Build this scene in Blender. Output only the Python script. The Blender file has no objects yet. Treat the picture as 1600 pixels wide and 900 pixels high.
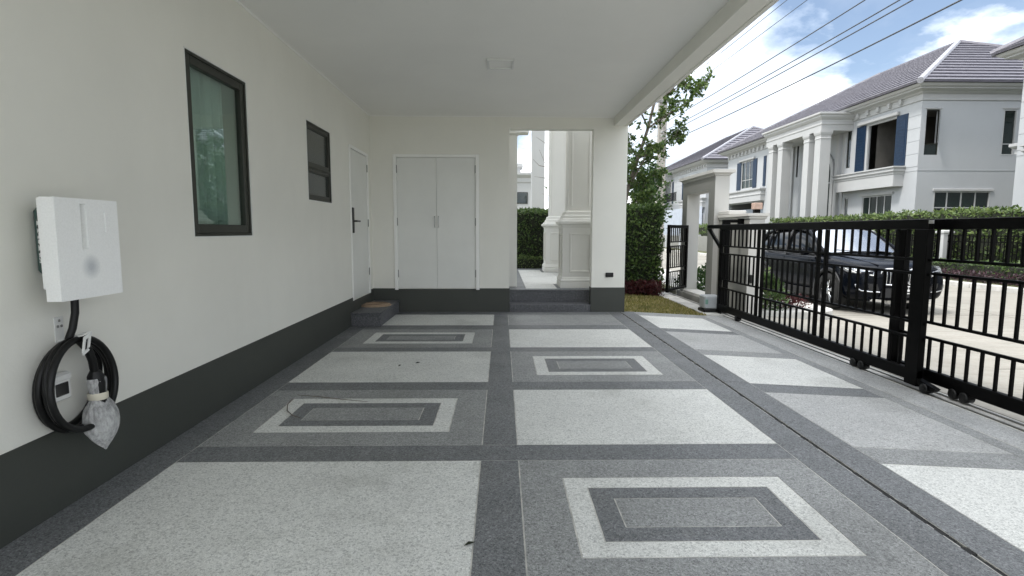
import bpy, bmesh, math, random
import numpy as np
from mathutils import Vector, Matrix

rnd = random.Random(7)
nr = np.random.RandomState(11)
SC = bpy.context.scene
COL = SC.collection
R = math.radians

# ------------------------------------------------------------------ camera
cam_data = bpy.data.cameras.new('camera')
cam = bpy.data.objects.new('camera', cam_data)
COL.objects.link(cam)
cam_data.sensor_fit = 'HORIZONTAL'
cam_data.sensor_width = 36.0
cam_data.lens = 858.0 / 1600.0 * 36.0
cam_data.clip_start = 0.05
cam_data.clip_end = 2000.0
_p, _y, _r = R(5.938), R(1.066), R(-0.128)
_f = Vector((math.sin(_y) * math.cos(_p), math.cos(_y) * math.cos(_p), -math.sin(_p)))
_rt = Vector((math.cos(_y), -math.sin(_y), 0))
_d = _f.cross(_rt)
_rt2 = _rt * math.cos(_r) + _d * math.sin(_r)
_d2 = -_rt * math.sin(_r) + _d * math.cos(_r)
m = Matrix.Identity(4)
for i in range(3):
    m[i][0] = _rt2[i]; m[i][1] = -_d2[i]; m[i][2] = -_f[i]
m[0][3], m[1][3], m[2][3] = 0.0, 0.0, 1.30
cam.matrix_world = m
SC.camera = cam

# ------------------------------------------------------------------ light
SUN_VEC = Vector((-0.56, -0.22, 1.0)).normalized()
SUN_ELEV = math.asin(SUN_VEC.z)
SUN_AZ = math.atan2(SUN_VEC.x, SUN_VEC.y)          # clockwise from +y
sun_data = bpy.data.lights.new('sun', 'SUN')
sun_data.energy = 0.8
sun_data.angle = R(10.0)
sun_data.color = (1.0, 0.97, 0.93)
sun = bpy.data.objects.new('sun', sun_data)
COL.objects.link(sun)
sun.rotation_euler = SUN_VEC.to_track_quat('Z', 'Y').to_euler()
sun.location = (0, 0, 30)

world = bpy.data.worlds.new('World')
SC.world = world
world.use_nodes = True
wn, wl = world.node_tree.nodes, world.node_tree.links
wn.clear()
w_out = wn.new('ShaderNodeOutputWorld')
w_bg = wn.new('ShaderNodeBackground')
w_sky = wn.new('ShaderNodeTexSky')
w_sky.sky_type = 'NISHITA'
w_sky.sun_disc = False
w_sky.sun_elevation = SUN_ELEV
w_sky.sun_rotation = SUN_AZ
w_sky.air_density = 1.0
w_sky.dust_density = 1.6
w_bg.inputs['Strength'].default_value = 0.13
# clouds: fbm noise on the view direction projected to a flat cloud deck
w_tc = wn.new('ShaderNodeTexCoord')
w_sep = wn.new('ShaderNodeSeparateXYZ')
wl.new(w_tc.outputs['Generated'], w_sep.inputs[0])
def wmath(op, a, b=None, clamp=False):
    n = wn.new('ShaderNodeMath'); n.operation = op; n.use_clamp = clamp
    for i, v in enumerate((a, b)):
        if v is None: continue
        if isinstance(v, (int, float)): n.inputs[i].default_value = v
        else: wl.new(v, n.inputs[i])
    return n.outputs[0]
zc = wmath('ADD', wmath('MAXIMUM', w_sep.outputs[2], 0.0), 0.22)
px = wmath('DIVIDE', w_sep.outputs[0], zc)
py = wmath('DIVIDE', w_sep.outputs[1], zc)
w_cmb = wn.new('ShaderNodeCombineXYZ')
wl.new(px, w_cmb.inputs[0]); wl.new(py, w_cmb.inputs[1])
w_cmb.inputs[2].default_value = 3.1
def wnoise(scale, detail, rough, dist=0.0, off=0.0):
    mp = wn.new('ShaderNodeMapping')
    mp.inputs['Location'].default_value = (off, off * 0.7, 0)
    wl.new(w_cmb.outputs[0], mp.inputs[0])
    n = wn.new('ShaderNodeTexNoise')
    n.inputs['Scale'].default_value = scale
    n.inputs['Detail'].default_value = detail
    n.inputs['Roughness'].default_value = rough
    n.inputs['Distortion'].default_value = dist
    wl.new(mp.outputs[0], n.inputs['Vector'])
    return n.outputs['Fac']
def wramp(fac, stops):
    r = wn.new('ShaderNodeValToRGB')
    el = r.color_ramp.elements
    el[0].position, el[0].color = stops[0][0], stops[0][1] + (1,)
    el[1].position, el[1].color = stops[1][0], stops[1][1] + (1,)
    for p, c in stops[2:]:
        e = el.new(p); e.color = c + (1,)
    wl.new(fac, r.inputs[0])
    return r.outputs[0]
CLOUD_OFF = 2.6
cl_mask = wramp(wnoise(1.15, 10, 0.56, 0.15, CLOUD_OFF), [(0.41, (0.08, 0.08, 0.08)), (0.49, (1, 1, 1))])
CL_S = 1.7
cl_col = wramp(wnoise(CL_S, 10, 0.60, 0.3, CLOUD_OFF + 5.0), [(0.44, (1.9, 2.15, 2.5)), (0.53, (3.3, 3.4, 3.5)), (0.72, (11.0, 11.0, 11.0))])
w_mix = wn.new('ShaderNodeMix'); w_mix.data_type = 'RGBA'
wl.new(cl_mask, w_mix.inputs['Factor'])
w_gain = wn.new('ShaderNodeVectorMath'); w_gain.operation = 'SCALE'
w_gain.inputs['Scale'].default_value = 0.30
wl.new(w_sky.outputs[0], w_gain.inputs[0])
wl.new(w_gain.outputs[0], w_mix.inputs[6])
wl.new(cl_col, w_mix.inputs[7])
wl.new(w_mix.outputs[2], w_bg.inputs['Color'])
wl.new(w_bg.outputs[0], w_out.inputs[0])

SC.view_settings.view_transform = 'Standard'
SC.view_settings.look = 'None'
SC.view_settings.gamma = 1.0
SC.view_settings.exposure = 2.22
SC.render.engine = 'CYCLES'
SC.cycles.max_bounces = 10
SC.cycles.diffuse_bounces = 6
SC.cycles.transparent_max_bounces = 12
SC.cycles.use_denoising = True
SC.cycles.sample_clamp_indirect = 6.0

# ------------------------------------------------------------------ materials
def new_mat(name):
    mt = bpy.data.materials.new(name); mt.use_nodes = True
    nt = mt.node_tree
    return mt, nt.nodes, nt.links, nt.nodes['Principled BSDF']
def _ramp(ns, ls, fac, stops):
    r = ns.new('ShaderNodeValToRGB'); el = r.color_ramp.elements
    el[0].position, el[0].color = stops[0][0], tuple(stops[0][1]) + (1,)
    el[1].position, el[1].color = stops[1][0], tuple(stops[1][1]) + (1,)
    for p, c in stops[2:]:
        e = el.new(p); e.color = tuple(c) + (1,)
    ls.new(fac, r.inputs[0]); return r.outputs[0]
def _noise(ns, ls, scale, detail=4, rough=0.55, coord='Object', stretch=None):
    tc = ns.new('ShaderNodeTexCoord')
    n = ns.new('ShaderNodeTexNoise')
    n.inputs['Scale'].default_value = scale; n.inputs['Detail'].default_value = detail
    n.inputs['Roughness'].default_value = rough
    if stretch:
        mp = ns.new('ShaderNodeMapping'); mp.inputs['Scale'].default_value = stretch
        ls.new(tc.outputs[coord], mp.inputs[0]); ls.new(mp.outputs[0], n.inputs['Vector'])
    else:
        ls.new(tc.outputs[coord], n.inputs['Vector'])
    return n.outputs['Fac']
def _mix(ns, ls, fac, a, b, mode='MIX'):
    n = ns.new('ShaderNodeMix'); n.data_type = 'RGBA'; n.blend_type = mode
    if isinstance(fac, float): n.inputs['Factor'].default_value = fac
    else: ls.new(fac, n.inputs['Factor'])
    for i, v in ((6, a), (7, b)):
        if isinstance(v, tuple): n.inputs[i].default_value = v + (1,)
        else: ls.new(v, n.inputs[i])
    return n.outputs[2]
def _bump(ns, ls, bsdf, h, strength, dist):
    b = ns.new('ShaderNodeBump'); b.inputs['Strength'].default_value = strength
    b.inputs['Distance'].default_value = dist
    ls.new(h, b.inputs['Height']); ls.new(b.outputs[0], bsdf.inputs['Normal'])

def plain(name, col, rough=0.5, metal=0.0, var=0.10, scale=6.0, bump=0.0, bscale=60.0, coat=0.0, spec=0.5, stretch=None):
    mt, ns, ls, b = new_mat(name)
    f = _noise(ns, ls, scale, 5, 0.6, stretch=stretch)
    lo = tuple(c * (1 - var) for c in col); hi = tuple(min(1, c * (1 + var)) for c in col)
    ls.new(_ramp(ns, ls, f, [(0.3, lo), (0.7, hi)]), b.inputs['Base Color'])
    b.inputs['Roughness'].default_value = rough; b.inputs['Metallic'].default_value = metal
    b.inputs['Coat Weight'].default_value = coat
    b.inputs['Specular IOR Level'].default_value = spec
    if bump: _bump(ns, ls, b, _noise(ns, ls, bscale, 3), bump, 0.004)
    return mt

def paint(name, col, dirt=0.06, rough=0.75):
    """wall paint: broad mottling, fine plaster relief, faint vertical streaks"""
    mt, ns, ls, b = new_mat(name)
    c1 = _ramp(ns, ls, _noise(ns, ls, 0.9, 5, 0.6), [(0.3, tuple(c * (1 - dirt) for c in col)), (0.7, col)])
    st = _ramp(ns, ls, _noise(ns, ls, 2.2, 5, 0.6, stretch=(1.0, 1.0, 0.35)), [(0.35, (1 - dirt * 0.35,) * 3), (0.65, (1, 1, 1))])
    ls.new(_mix(ns, ls, 1.0, c1, st, 'MULTIPLY'), b.inputs['Base Color'])
    b.inputs['Roughness'].default_value = rough
    _bump(ns, ls, b, _noise(ns, ls, 70, 5, 0.65), 0.22, 0.004)
    return mt

def granito(name, lo, mid, hi, rough=0.55, stain=0.12):
    """washed-stone terrazzo: chips of three tones, worn patches"""
    mt, ns, ls, b = new_mat(name)
    tc = ns.new('ShaderNodeTexCoord')
    v = ns.new('ShaderNodeTexVoronoi'); v.inputs['Scale'].default_value = 120
    ls.new(tc.outputs['Object'], v.inputs['Vector'])
    sep = ns.new('ShaderNodeSeparateColor'); ls.new(v.outputs['Color'], sep.inputs[0])
    chips = _ramp(ns, ls, sep.outputs[0], [(0.10, lo), (0.32, mid), (0.72, mid), (0.95, hi)])
    v2 = ns.new('ShaderNodeTexVoronoi'); v2.inputs['Scale'].default_value = 300
    ls.new(tc.outputs['Object'], v2.inputs['Vector'])
    sp2 = ns.new('ShaderNodeSeparateColor'); ls.new(v2.outputs['Color'], sp2.inputs[0])
    chips2 = _ramp(ns, ls, sp2.outputs[1], [(0.15, lo), (0.5, mid), (0.9, hi)])
    base = _mix(ns, ls, 0.45, chips, chips2)
    wear = _ramp(ns, ls, _noise(ns, ls, 1.7, 7, 0.68), [(0.3, (1 - stain,) * 3), (0.5, (1, 1, 1)), (0.72, (1 + stain,) * 3)])
    base = _mix(ns, ls, 1.0, base, wear, 'MULTIPLY')
    blot = _ramp(ns, ls, _noise(ns, ls, 0.75, 9, 0.72, coord='Object'), [(0.36, (0.80, 0.80, 0.79)), (0.47, (1, 1, 1)), (0.60, (1, 1, 1)), (0.70, (1.10, 1.10, 1.09))])
    base = _mix(ns, ls, 1.0, base, blot, 'MULTIPLY')
    scuff = _ramp(ns, ls, _noise(ns, ls, 4.0, 6, 0.75, stretch=(2.6, 0.35, 1)), [(0.60, (0, 0, 0)), (0.74, (0.22, 0.22, 0.22))])
    base = _mix(ns, ls, scuff, base, (0.42, 0.42, 0.40))
    ls.new(base, b.inputs['Base Color'])
    rr = _ramp(ns, ls, _noise(ns, ls, 3.0, 5, 0.6), [(0.3, (rough - 0.1,) * 3), (0.7, (rough + 0.12,) * 3)])
    ls.new(rr, b.inputs['Roughness'])
    b.inputs['Specular IOR Level'].default_value = 0.45
    _bump(ns, ls, b, v.outputs['Distance'], 0.18, 0.002)
    return mt

def foliage(name, cols, rough=0.5, trans=0.25):
    mt, ns, ls, b = new_mat(name)
    g = ns.new('ShaderNodeNewGeometry')
    n = len(cols)
    leaf = _ramp(ns, ls, g.outputs['Random Per Island'], [(i / max(1, n - 1), c) for i, c in enumerate(cols)])
    clump = _ramp(ns, ls, _noise(ns, ls, 2.6, 3, 0.5), [(0.3, (0.72, 0.76, 0.7)), (0.7, (1.2, 1.18, 1.1))])
    c = _mix(ns, ls, 1.0, leaf, clump, 'MULTIPLY')
    ls.new(c, b.inputs['Base Color'])
    b.inputs['Roughness'].default_value = rough
    tr = ns.new('ShaderNodeBsdfTranslucent'); ls.new(c, tr.inputs[0])
    mx = ns.new('ShaderNodeMixShader'); mx.inputs[0].default_value = trans
    ls.new(b.outputs[0], mx.inputs[1]); ls.new(tr.outputs[0], mx.inputs[2])
    ls.new(mx.outputs[0], ns['Material Output'].inputs[0])
    return mt

def clear_glass(name, tint, refl=1.0):
    mt, ns, ls, b = new_mat(name)
    ns.remove(b)
    t = ns.new('ShaderNodeBsdfTransparent'); t.inputs[0].default_value = tint + (1,)
    g = ns.new('ShaderNodeBsdfGlossy'); g.inputs['Roughness'].default_value = 0.015
    g.inputs['Color'].default_value = (0.9, 1.0, 0.95, 1)
    lw = ns.new('ShaderNodeLayerWeight'); lw.inputs[0].default_value = 0.5
    pw = ns.new('ShaderNodeMath'); pw.operation = 'POWER'; pw.inputs[1].default_value = 3.5; ls.new(lw.outputs['Facing'], pw.inputs[0])
    fr = ns.new('ShaderNodeMath'); fr.operation = 'MULTIPLY_ADD'; fr.inputs[1].default_value = 0.9; fr.inputs[2].default_value = 0.05; ls.new(pw.outputs[0], fr.inputs[0])
    nz = ns.new('ShaderNodeBump'); nz.inputs['Strength'].default_value = 0.02
    ls.new(_noise(ns, ls, 3.0, 2), nz.inputs['Height']); ls.new(nz.outputs[0], g.inputs['Normal'])
    mx = ns.new('ShaderNodeMixShader')
    ls.new(fr.outputs[0], mx.inputs[0]); ls.new(t.outputs[0], mx.inputs[1]); ls.new(g.outputs[0], mx.inputs[2])
    ls.new(mx.outputs[0], ns['Material Output'].inputs[0])
    return mt

M = {}
M['wall'] = paint('carport_wall_paint', (0.81, 0.80, 0.735))
M['ceil'] = paint('ceiling_paint', (0.84, 0.835, 0.80), 0.04)
M['skirt'] = paint('skirting_paint', (0.050, 0.054, 0.046), 0.12, 0.6)
M['door'] = plain('door_paint', (0.74, 0.745, 0.71), 0.4, var=0.03, scale=2)
M['frame_white'] = plain('white_door_frame', (0.86, 0.86, 0.83), 0.45, var=0.03, scale=2)
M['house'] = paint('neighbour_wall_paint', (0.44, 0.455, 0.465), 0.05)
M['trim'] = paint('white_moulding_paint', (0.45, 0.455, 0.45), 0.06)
M['porch'] = paint('porch_paint', (0.78, 0.77, 0.72), 0.05)
M['cream'] = paint('portal_paint', (0.56, 0.55, 0.52), 0.06)
M['grey_and_shade'] = paint('grey_wall_and_shade', (0.235, 0.235, 0.215), 0.08)  # shade painted on portal and gate wall; also the grey boundary wall
M['dark'] = granito('dark_granito', (0.055, 0.057, 0.060), (0.158, 0.166, 0.171), (0.28, 0.285, 0.29))
M['mid'] = granito('mid_granito', (0.115, 0.118, 0.118), (0.275, 0.282, 0.277), (0.43, 0.435, 0.43))
M['light'] = granito('light_granito', (0.36, 0.365, 0.35), (0.685, 0.69, 0.655), (0.83, 0.83, 0.80), stain=0.08)
M['soft'] = granito('pale_grey_granito', (0.19, 0.19, 0.19), (0.42, 0.425, 0.415), (0.60, 0.60, 0.59), stain=0.10)
M['joint'] = plain('joint_strip', (0.50, 0.49, 0.45), 0.6, var=0.4, scale=9)
M['slot'] = plain('drain_rubble', (0.02, 0.02, 0.02), 0.95, var=0.7, scale=60, bump=1.0, bscale=150)
M['granite'] = granito('step_granite', (0.035, 0.036, 0.04), (0.085, 0.088, 0.095), (0.19, 0.19, 0.20), 0.6)
M['frame'] = plain('olive_aluminium', (0.030, 0.032, 0.024), 0.42, 0.3, var=0.12, scale=3)
M['black'] = plain('black_gate_paint', (0.0014, 0.0014, 0.0014), 0.4, 0.0, var=0.4, scale=8, spec=0.07)
M['rubber'] = plain('black_rubber', (0.006, 0.006, 0.006), 0.42, var=0.3, scale=20, spec=0.3)
M['blackmetal'] = plain('black_handle', (0.012, 0.012, 0.012), 0.35, 0.5)
M['steel'] = plain('brushed_steel', (0.45, 0.45, 0.44), 0.35, 0.9, scale=30)
M['dullsteel'] = plain('hinge_steel', (0.22, 0.22, 0.21), 0.45, 0.7)
M['glass'] = clear_glass('green_window_glass', (0.80, 0.875, 0.845))
M['obscure'] = plain('obscure_glass', (0.055, 0.062, 0.058), 0.22, var=0.05, scale=4)
M['darkglass'] = plain('dark_window_glass', (0.012, 0.020, 0.018), 0.04, var=0.3, scale=1.0, spec=0.8)
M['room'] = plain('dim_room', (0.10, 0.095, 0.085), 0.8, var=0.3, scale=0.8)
M['curtain'] = plain('curtain_cloth', (0.56, 0.60, 0.58), 0.9, var=0.08, scale=8, bump=0.2)
M['foam'] = None
M['white'] = plain('white_plastic', (0.72, 0.72, 0.70), 0.5, var=0.05)
M['chargergreen'] = plain('dark_green_plastic', (0.045, 0.085, 0.075), 0.4)
M['smoke'] = plain('smoked_cover', (0.03, 0.03, 0.03), 0.12)
M['motor'] = plain('grey_motor_cover', (0.40, 0.42, 0.43), 0.5, var=0.1, scale=12)
M['kerb'] = plain('concrete_kerb', (0.50, 0.49, 0.46), 0.85, var=0.28, scale=3.5, bump=0.4)
M['blue'] = plain('blue_shutter_paint', (0.006, 0.022, 0.052), 0.5, var=0.12, spec=0.3)
M['soil'] = plain('soil', (0.06, 0.045, 0.03), 0.95, var=0.4, scale=9, bump=0.8, bscale=30)
M['pole'] = plain('pole_concrete', (0.36, 0.34, 0.31), 0.9, var=0.25, scale=7, bump=0.4)
M['wire'] = plain('cable_black', (0.07, 0.075, 0.085), 0.6)
M['bark'] = plain('bark', (0.16, 0.135, 0.11), 0.9, var=0.45, scale=16, bump=0.8, bscale=50)
M['straw'] = None
M['sheet'] = plain('hoarding_sheet', (0.42, 0.46, 0.52), 0.5, var=0.10, scale=2)
M['card'] = plain('cardboard', (0.46, 0.33, 0.27), 0.85, var=0.15, scale=10)
M['hip'] = plain('hip_cap', (0.34, 0.34, 0.37), 0.6, var=0.12, scale=5)
M['hedge'] = foliage('hedge_leaves', [(0.026, 0.052, 0.018), (0.056, 0.105, 0.030), (0.10, 0.165, 0.045), (0.15, 0.21, 0.07)])
M['hedgetop'] = foliage('clipped_hedge_leaves', [(0.06, 0.10, 0.03), (0.10, 0.16, 0.045), (0.14, 0.20, 0.06), (0.19, 0.24, 0.09)])
M['leaf'] = foliage('tree_leaves', [(0.035, 0.075, 0.02), (0.07, 0.13, 0.03), (0.11, 0.17, 0.04), (0.15, 0.21, 0.06)], trans=0.35)
M['bush'] = foliage('bush_leaves', [(0.02, 0.05, 0.015), (0.045, 0.10, 0.025), (0.08, 0.15, 0.035)])
M['redleaf'] = foliage('red_leaves', [(0.030, 0.008, 0.010), (0.075, 0.014, 0.018), (0.12, 0.03, 0.03)])
M['grass'] = foliage('grass_blades', [(0.16, 0.18, 0.04), (0.30, 0.28, 0.08), (0.44, 0.37, 0.15), (0.58, 0.47, 0.28)])
M['core'] = plain('dark_core', (0.018, 0.022, 0.012), 0.95, var=0.4, scale=14)
M['carpaint'] = plain('black_car_paint', (0.002, 0.003, 0.006), 0.25, 0.0, var=0.1, scale=1, coat=0.2, spec=0.05)
M['carglass'] = plain('car_glass', (0.004, 0.005, 0.006), 0.04, spec=0.28)
M['clad'] = plain('dark_cladding', (0.012, 0.012, 0.013), 0.5)
M['chrome'] = plain('chrome', (0.75, 0.76, 0.78), 0.12, 1.0, var=0.03)
M['lamp'] = plain('headlamp_glass', (0.35, 0.37, 0.40), 0.08, 0.6, coat=1.0)
M['tyre'] = plain('tyre_rubber', (0.016, 0.016, 0.016), 0.8, bump=0.3)
M['plate'] = plain('number_plate', (0.74, 0.74, 0.72), 0.4, var=0.03)

def _foam():
    mt, ns, ls, b = new_mat('white_foam')
    tc = ns.new('ShaderNodeTexCoord')
    c = _ramp(ns, ls, _noise(ns, ls, 130, 2, 0.5), [(0.3, (0.86, 0.865, 0.85)), (0.7, (0.92, 0.925, 0.91))])
    mp = ns.new('ShaderNodeMapping')
    mp.inputs['Location'].default_value = (0, 0.003, 0.065)
    mp.inputs['Scale'].default_value = (0, 1, 1)
    ls.new(tc.outputs['Object'], mp.inputs[0])
    g = ns.new('ShaderNodeVectorMath'); g.operation = 'LENGTH'; ls.new(mp.outputs[0], g.inputs[0])
    disc = _ramp(ns, ls, g.outputs['Value'], [(0.012, (0.60, 0.62, 0.65)), (0.060, (1, 1, 1))])
    ls.new(_mix(ns, ls, 1.0, c, disc, 'MULTIPLY'), b.inputs['Base Color'])
    b.inputs['Roughness'].default_value = 0.75
    b.inputs['Subsurface Weight'].default_value = 0.15
    b.inputs['Subsurface Radius'].default_value = (0.02, 0.02, 0.02)
    _bump(ns, ls, b, _noise(ns, ls, 220, 2), 0.1, 0.002)
    return mt
M['foam'] = _foam()
def _straw():
    mt, ns, ls, b = new_mat('straw_mat')
    tc = ns.new('ShaderNodeTexCoord')
    wv = ns.new('ShaderNodeTexWave'); wv.wave_type = 'RINGS'; wv.rings_direction = 'Z'
    wv.inputs['Scale'].default_value = 14; wv.inputs['Distortion'].default_value = 1.5
    ls.new(tc.outputs['Object'], wv.inputs[0])
    ls.new(_ramp(ns, ls, wv.outputs['Fac'], [(0.1, (0.20, 0.13, 0.085)), (0.8, (0.42, 0.31, 0.21))]), b.inputs['Base Color'])
    b.inputs['Roughness'].default_value = 0.95
    _bump(ns, ls, b, wv.outputs['Fac'], 0.6, 0.006)
    return mt
M['straw'] = _straw()
def _road():
    mt, ns, ls, b = new_mat('road_concrete')
    c = _ramp(ns, ls, _noise(ns, ls, 0.5, 8, 0.62), [(0.28, (0.26, 0.245, 0.215)), (0.5, (0.315, 0.30, 0.265)), (0.75, (0.37, 0.35, 0.31))])
    f = _ramp(ns, ls, _noise(ns, ls, 30, 5, 0.6), [(0.3, (0.86, 0.86, 0.86)), (0.7, (1.06, 1.06, 1.06))])
    br = _ramp(ns, ls, _noise(ns, ls, 6, 5, 0.65, stretch=(0.15, 2.2, 1)), [(0.35, (0.86, 0.85, 0.83)), (0.6, (1, 1, 1))])
    ls.new(_mix(ns, ls, 1.0, _mix(ns, ls, 1.0, c, f, 'MULTIPLY'), br, 'MULTIPLY'), b.inputs['Base Color'])
    b.inputs['Roughness'].default_value = 0.85
    _bump(ns, ls, b, _noise(ns, ls, 40, 5), 0.3, 0.004)
    return mt
M['road'] = _road()
def _earth():
    mt, ns, ls, b = new_mat('lawn_earth')
    ls.new(_ramp(ns, ls, _noise(ns, ls, 0.8, 8, 0.65), [(0.3, (0.06, 0.075, 0.03)), (0.6, (0.12, 0.12, 0.055)), (0.8, (0.20, 0.17, 0.10))]), b.inputs['Base Color'])
    b.inputs['Roughness'].default_value = 0.95
    _bump(ns, ls, b, _noise(ns, ls, 25, 5), 0.6, 0.02)
    return mt
M['earth'] = _earth()
def _tile():
    mt, ns, ls, b = new_mat('roof_tile')
    c = _ramp(ns, ls, _noise(ns, ls, 3.2, 4, 0.6, stretch=(1, 1, 6)), [(0.3, (0.110, 0.106, 0.126)), (0.7, (0.200, 0.194, 0.222))])
    ls.new(c, b.inputs['Base Color'])
    b.inputs['Roughness'].default_value = 0.55
    _bump(ns, ls, b, _noise(ns, ls, 20, 3), 0.3, 0.01)
    return mt
M['tile'] = _tile()
def _bag():
    mt, ns, ls, b = new_mat('clear_plastic_bag')
    b.inputs['Base Color'].default_value = (0.78, 0.78, 0.77, 1)
    b.inputs['Roughness'].default_value = 0.32
    _bump(ns, ls, b, _noise(ns, ls, 110, 5, 0.7), 0.5, 0.01)
    t = ns.new('ShaderNodeBsdfTransparent')
    mx = ns.new('ShaderNodeMixShader')
    ls.new(_ramp(ns, ls, _noise(ns, ls, 60, 4, 0.7, stretch=(1, 1, .4)), [(0.35, (0.30,) * 3), (0.65, (0.62,) * 3)]), mx.inputs[0])
    ls.new(t.outputs[0], mx.inputs[1]); ls.new(b.outputs[0], mx.inputs[2])
    ls.new(mx.outputs[0], ns['Material Output'].inputs[0])
    return mt
M['bag'] = _bag()
def _print():
    mt, ns, ls, b = new_mat('printed_label')
    ls.new(_ramp(ns, ls, _noise(ns, ls, 75, 2, 0.5, stretch=(1.0, 2.2, 0.8)), [(0.42, (0.04, 0.05, 0.05)), (0.5, (0.70, 0.71, 0.70))]), b.inputs['Base Color'])
    b.inputs['Roughness'].default_value = 0.5
    return mt
M['print'] = _print()

# ------------------------------------------------------------------ mesh helpers
def wloc(o):
    v = Vector((0, 0, 0))
    while o is not None:
        v += Vector(o.location); o = o.parent
    return v

def link(name, mesh, parent=None):
    o = bpy.data.objects.new(name, mesh)
    COL.objects.link(o)
    if parent is not None: o.parent = parent
    return o

def tag(o, label=None, cat=None, group=None, kind=None):
    if label: o['label'] = label
    if cat: o['category'] = cat
    if group: o['group'] = group
    if kind: o['kind'] = kind
    return o

def thing(name, loc, label, cat, group=None):
    o = bpy.data.objects.new(name, None)
    COL.objects.link(o)
    o.empty_display_size = 0.2
    o.location = loc
    return tag(o, label, cat, group)

class MB:
    """collects geometry in world coordinates; build() makes ONE mesh object"""
    def __init__(s): s.v, s.f, s.sm = [], [], []
    def add(s, vs, fs, smooth=False):
        n = len(s.v); s.v += [tuple(p) for p in vs]
        s.f += [tuple(i + n for i in f) for f in fs]; s.sm += [smooth] * len(fs)
        return s
    def box(s, x0, x1, y0, y1, z0, z1, c=0.0):
        if x0 > x1: x0, x1 = x1, x0
        if y0 > y1: y0, y1 = y1, y0
        if z0 > z1: z0, z1 = z1, z0
        c = min(c, (x1 - x0) * .45, (y1 - y0) * .45, (z1 - z0) * .45)
        if c <= 0:
            vs = [(x, y, z) for z in (z0, z1) for y in (y0, y1) for x in (x0, x1)]
            return s.add(vs, [(0, 2, 3, 1), (4, 5, 7, 6), (0, 1, 5, 4), (2, 6, 7, 3), (0, 4, 6, 2), (1, 3, 7, 5)])
        lo, hi = (x0, y0, z0), (x1, y1, z1)
        vs, idx = [], {}
        for sx in (0, 1):
            for sy in (0, 1):
                for sz in (0, 1):
                    for a in range(3):       # the vertex lying on the face of axis a
                        p = []
                        for k, sg in enumerate((sx, sy, sz)):
                            q = hi[k] if sg else lo[k]
                            if k != a: q += -c if sg else c
                            p.append(q)
                        idx[(sx, sy, sz, a)] = len(vs); vs.append(tuple(p))
        fs = []
        def g(d, a): return idx[(d[0], d[1], d[2], a)]
        cen = Vector(((x0 + x1) / 2, (y0 + y1) / 2, (z0 + z1) / 2))
        def face(ids):
            P = [Vector(vs[i]) for i in ids]
            n = (P[1] - P[0]).cross(P[2] - P[0])
            mid = sum(P, Vector()) / len(P)
            fs.append(tuple(ids) if n.dot(mid - cen) > 0 else tuple(reversed(ids)))
        for a in range(3):
            b, e = [(1, 2), (0, 2), (0, 1)][a]
            for sg in (0, 1):
                ids = []
                for (sb, se) in ((0, 0), (1, 0), (1, 1), (0, 1)):
                    d = [0, 0, 0]; d[a] = sg; d[b] = sb; d[e] = se
                    ids.append(g(d, a))
                face(ids)
            for sb in (0, 1):               # edges along axis a
                for se in (0, 1):
                    d0 = [0, 0, 0]; d0[b] = sb; d0[e] = se; d0[a] = 0
                    d1 = list(d0); d1[a] = 1
                    face([g(d0, b), g(d1, b), g(d1, e), g(d0, e)])
        for sx in (0, 1):
            for sy in (0, 1):
                for sz in (0, 1):
                    face([g((sx, sy, sz), 0), g((sx, sy, sz), 1), g((sx, sy, sz), 2)])
        return s.add(vs, fs)
    def tube(s, pts, r, n=8, caps=True, smooth=True):
        P = [Vector(p) for p in pts]
        rr = r if isinstance(r, (list, tuple)) else [r] * len(P)
        rings, vs, fs = [], [], []
        up = None
        for i, p in enumerate(P):
            t = (P[min(i + 1, len(P) - 1)] - P[max(i - 1, 0)]).normalized()
            if up is None:
                up = Vector((0, 0, 1)) if abs(t.z) < 0.9 else Vector((1, 0, 0))
            a = t.cross(up)
            if a.length < 1e-6: a = t.cross(Vector((0, 1, 0)))
            a.normalize(); b = a.cross(t).normalized(); up = b
            for k in range(n):
                an = 2 * math.pi * k / n
                vs.append(p + (a * math.cos(an) + b * math.sin(an)) * rr[i])
        for i in range(len(P) - 1):
            for k in range(n):
                k2 = (k + 1) % n
                fs.append((i * n + k, i * n + k2, (i + 1) * n + k2, (i + 1) * n + k))
        s.add(vs, fs, smooth)
        if caps:
            s.add(vs[:n], [tuple(range(n))]); s.add(vs[-n:], [tuple(reversed(range(n)))])
        return s
    def lathe(s, prof, cx, cy, axis='z', n=24, smooth=True, cz=0.0):
        vs, fs = [], []
        for (r, h) in prof:
            for k in range(n):
                a = 2 * math.pi * k / n
                c_, s_ = r * math.cos(a), r * math.sin(a)
                if axis == 'z': vs.append((cx + c_, cy + s_, cz + h))
                elif axis == 'x': vs.append((cx + h, cy + c_, cz + s_))
                else: vs.append((cx + c_, cy + h, cz + s_))
        for i in range(len(prof) - 1):
            for k in range(n):
                k2 = (k + 1) % n
                fs.append((i * n + k, i * n + k2, (i + 1) * n + k2, (i + 1) * n + k))
        return s.add(vs, fs, smooth)
    def prism(s, poly, vec):
        """extrude a planar polygon (3D points) along vec"""
        n = len(poly); v = Vector(vec)
        a = [Vector(p) for p in poly]; b = [p + v for p in a]
        fs = [tuple(reversed(range(n))), tuple(range(n, 2 * n))]
        fs += [(i, (i + 1) % n, n + (i + 1) % n, n + i) for i in range(n)]
        return s.add(a + b, fs)
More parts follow.
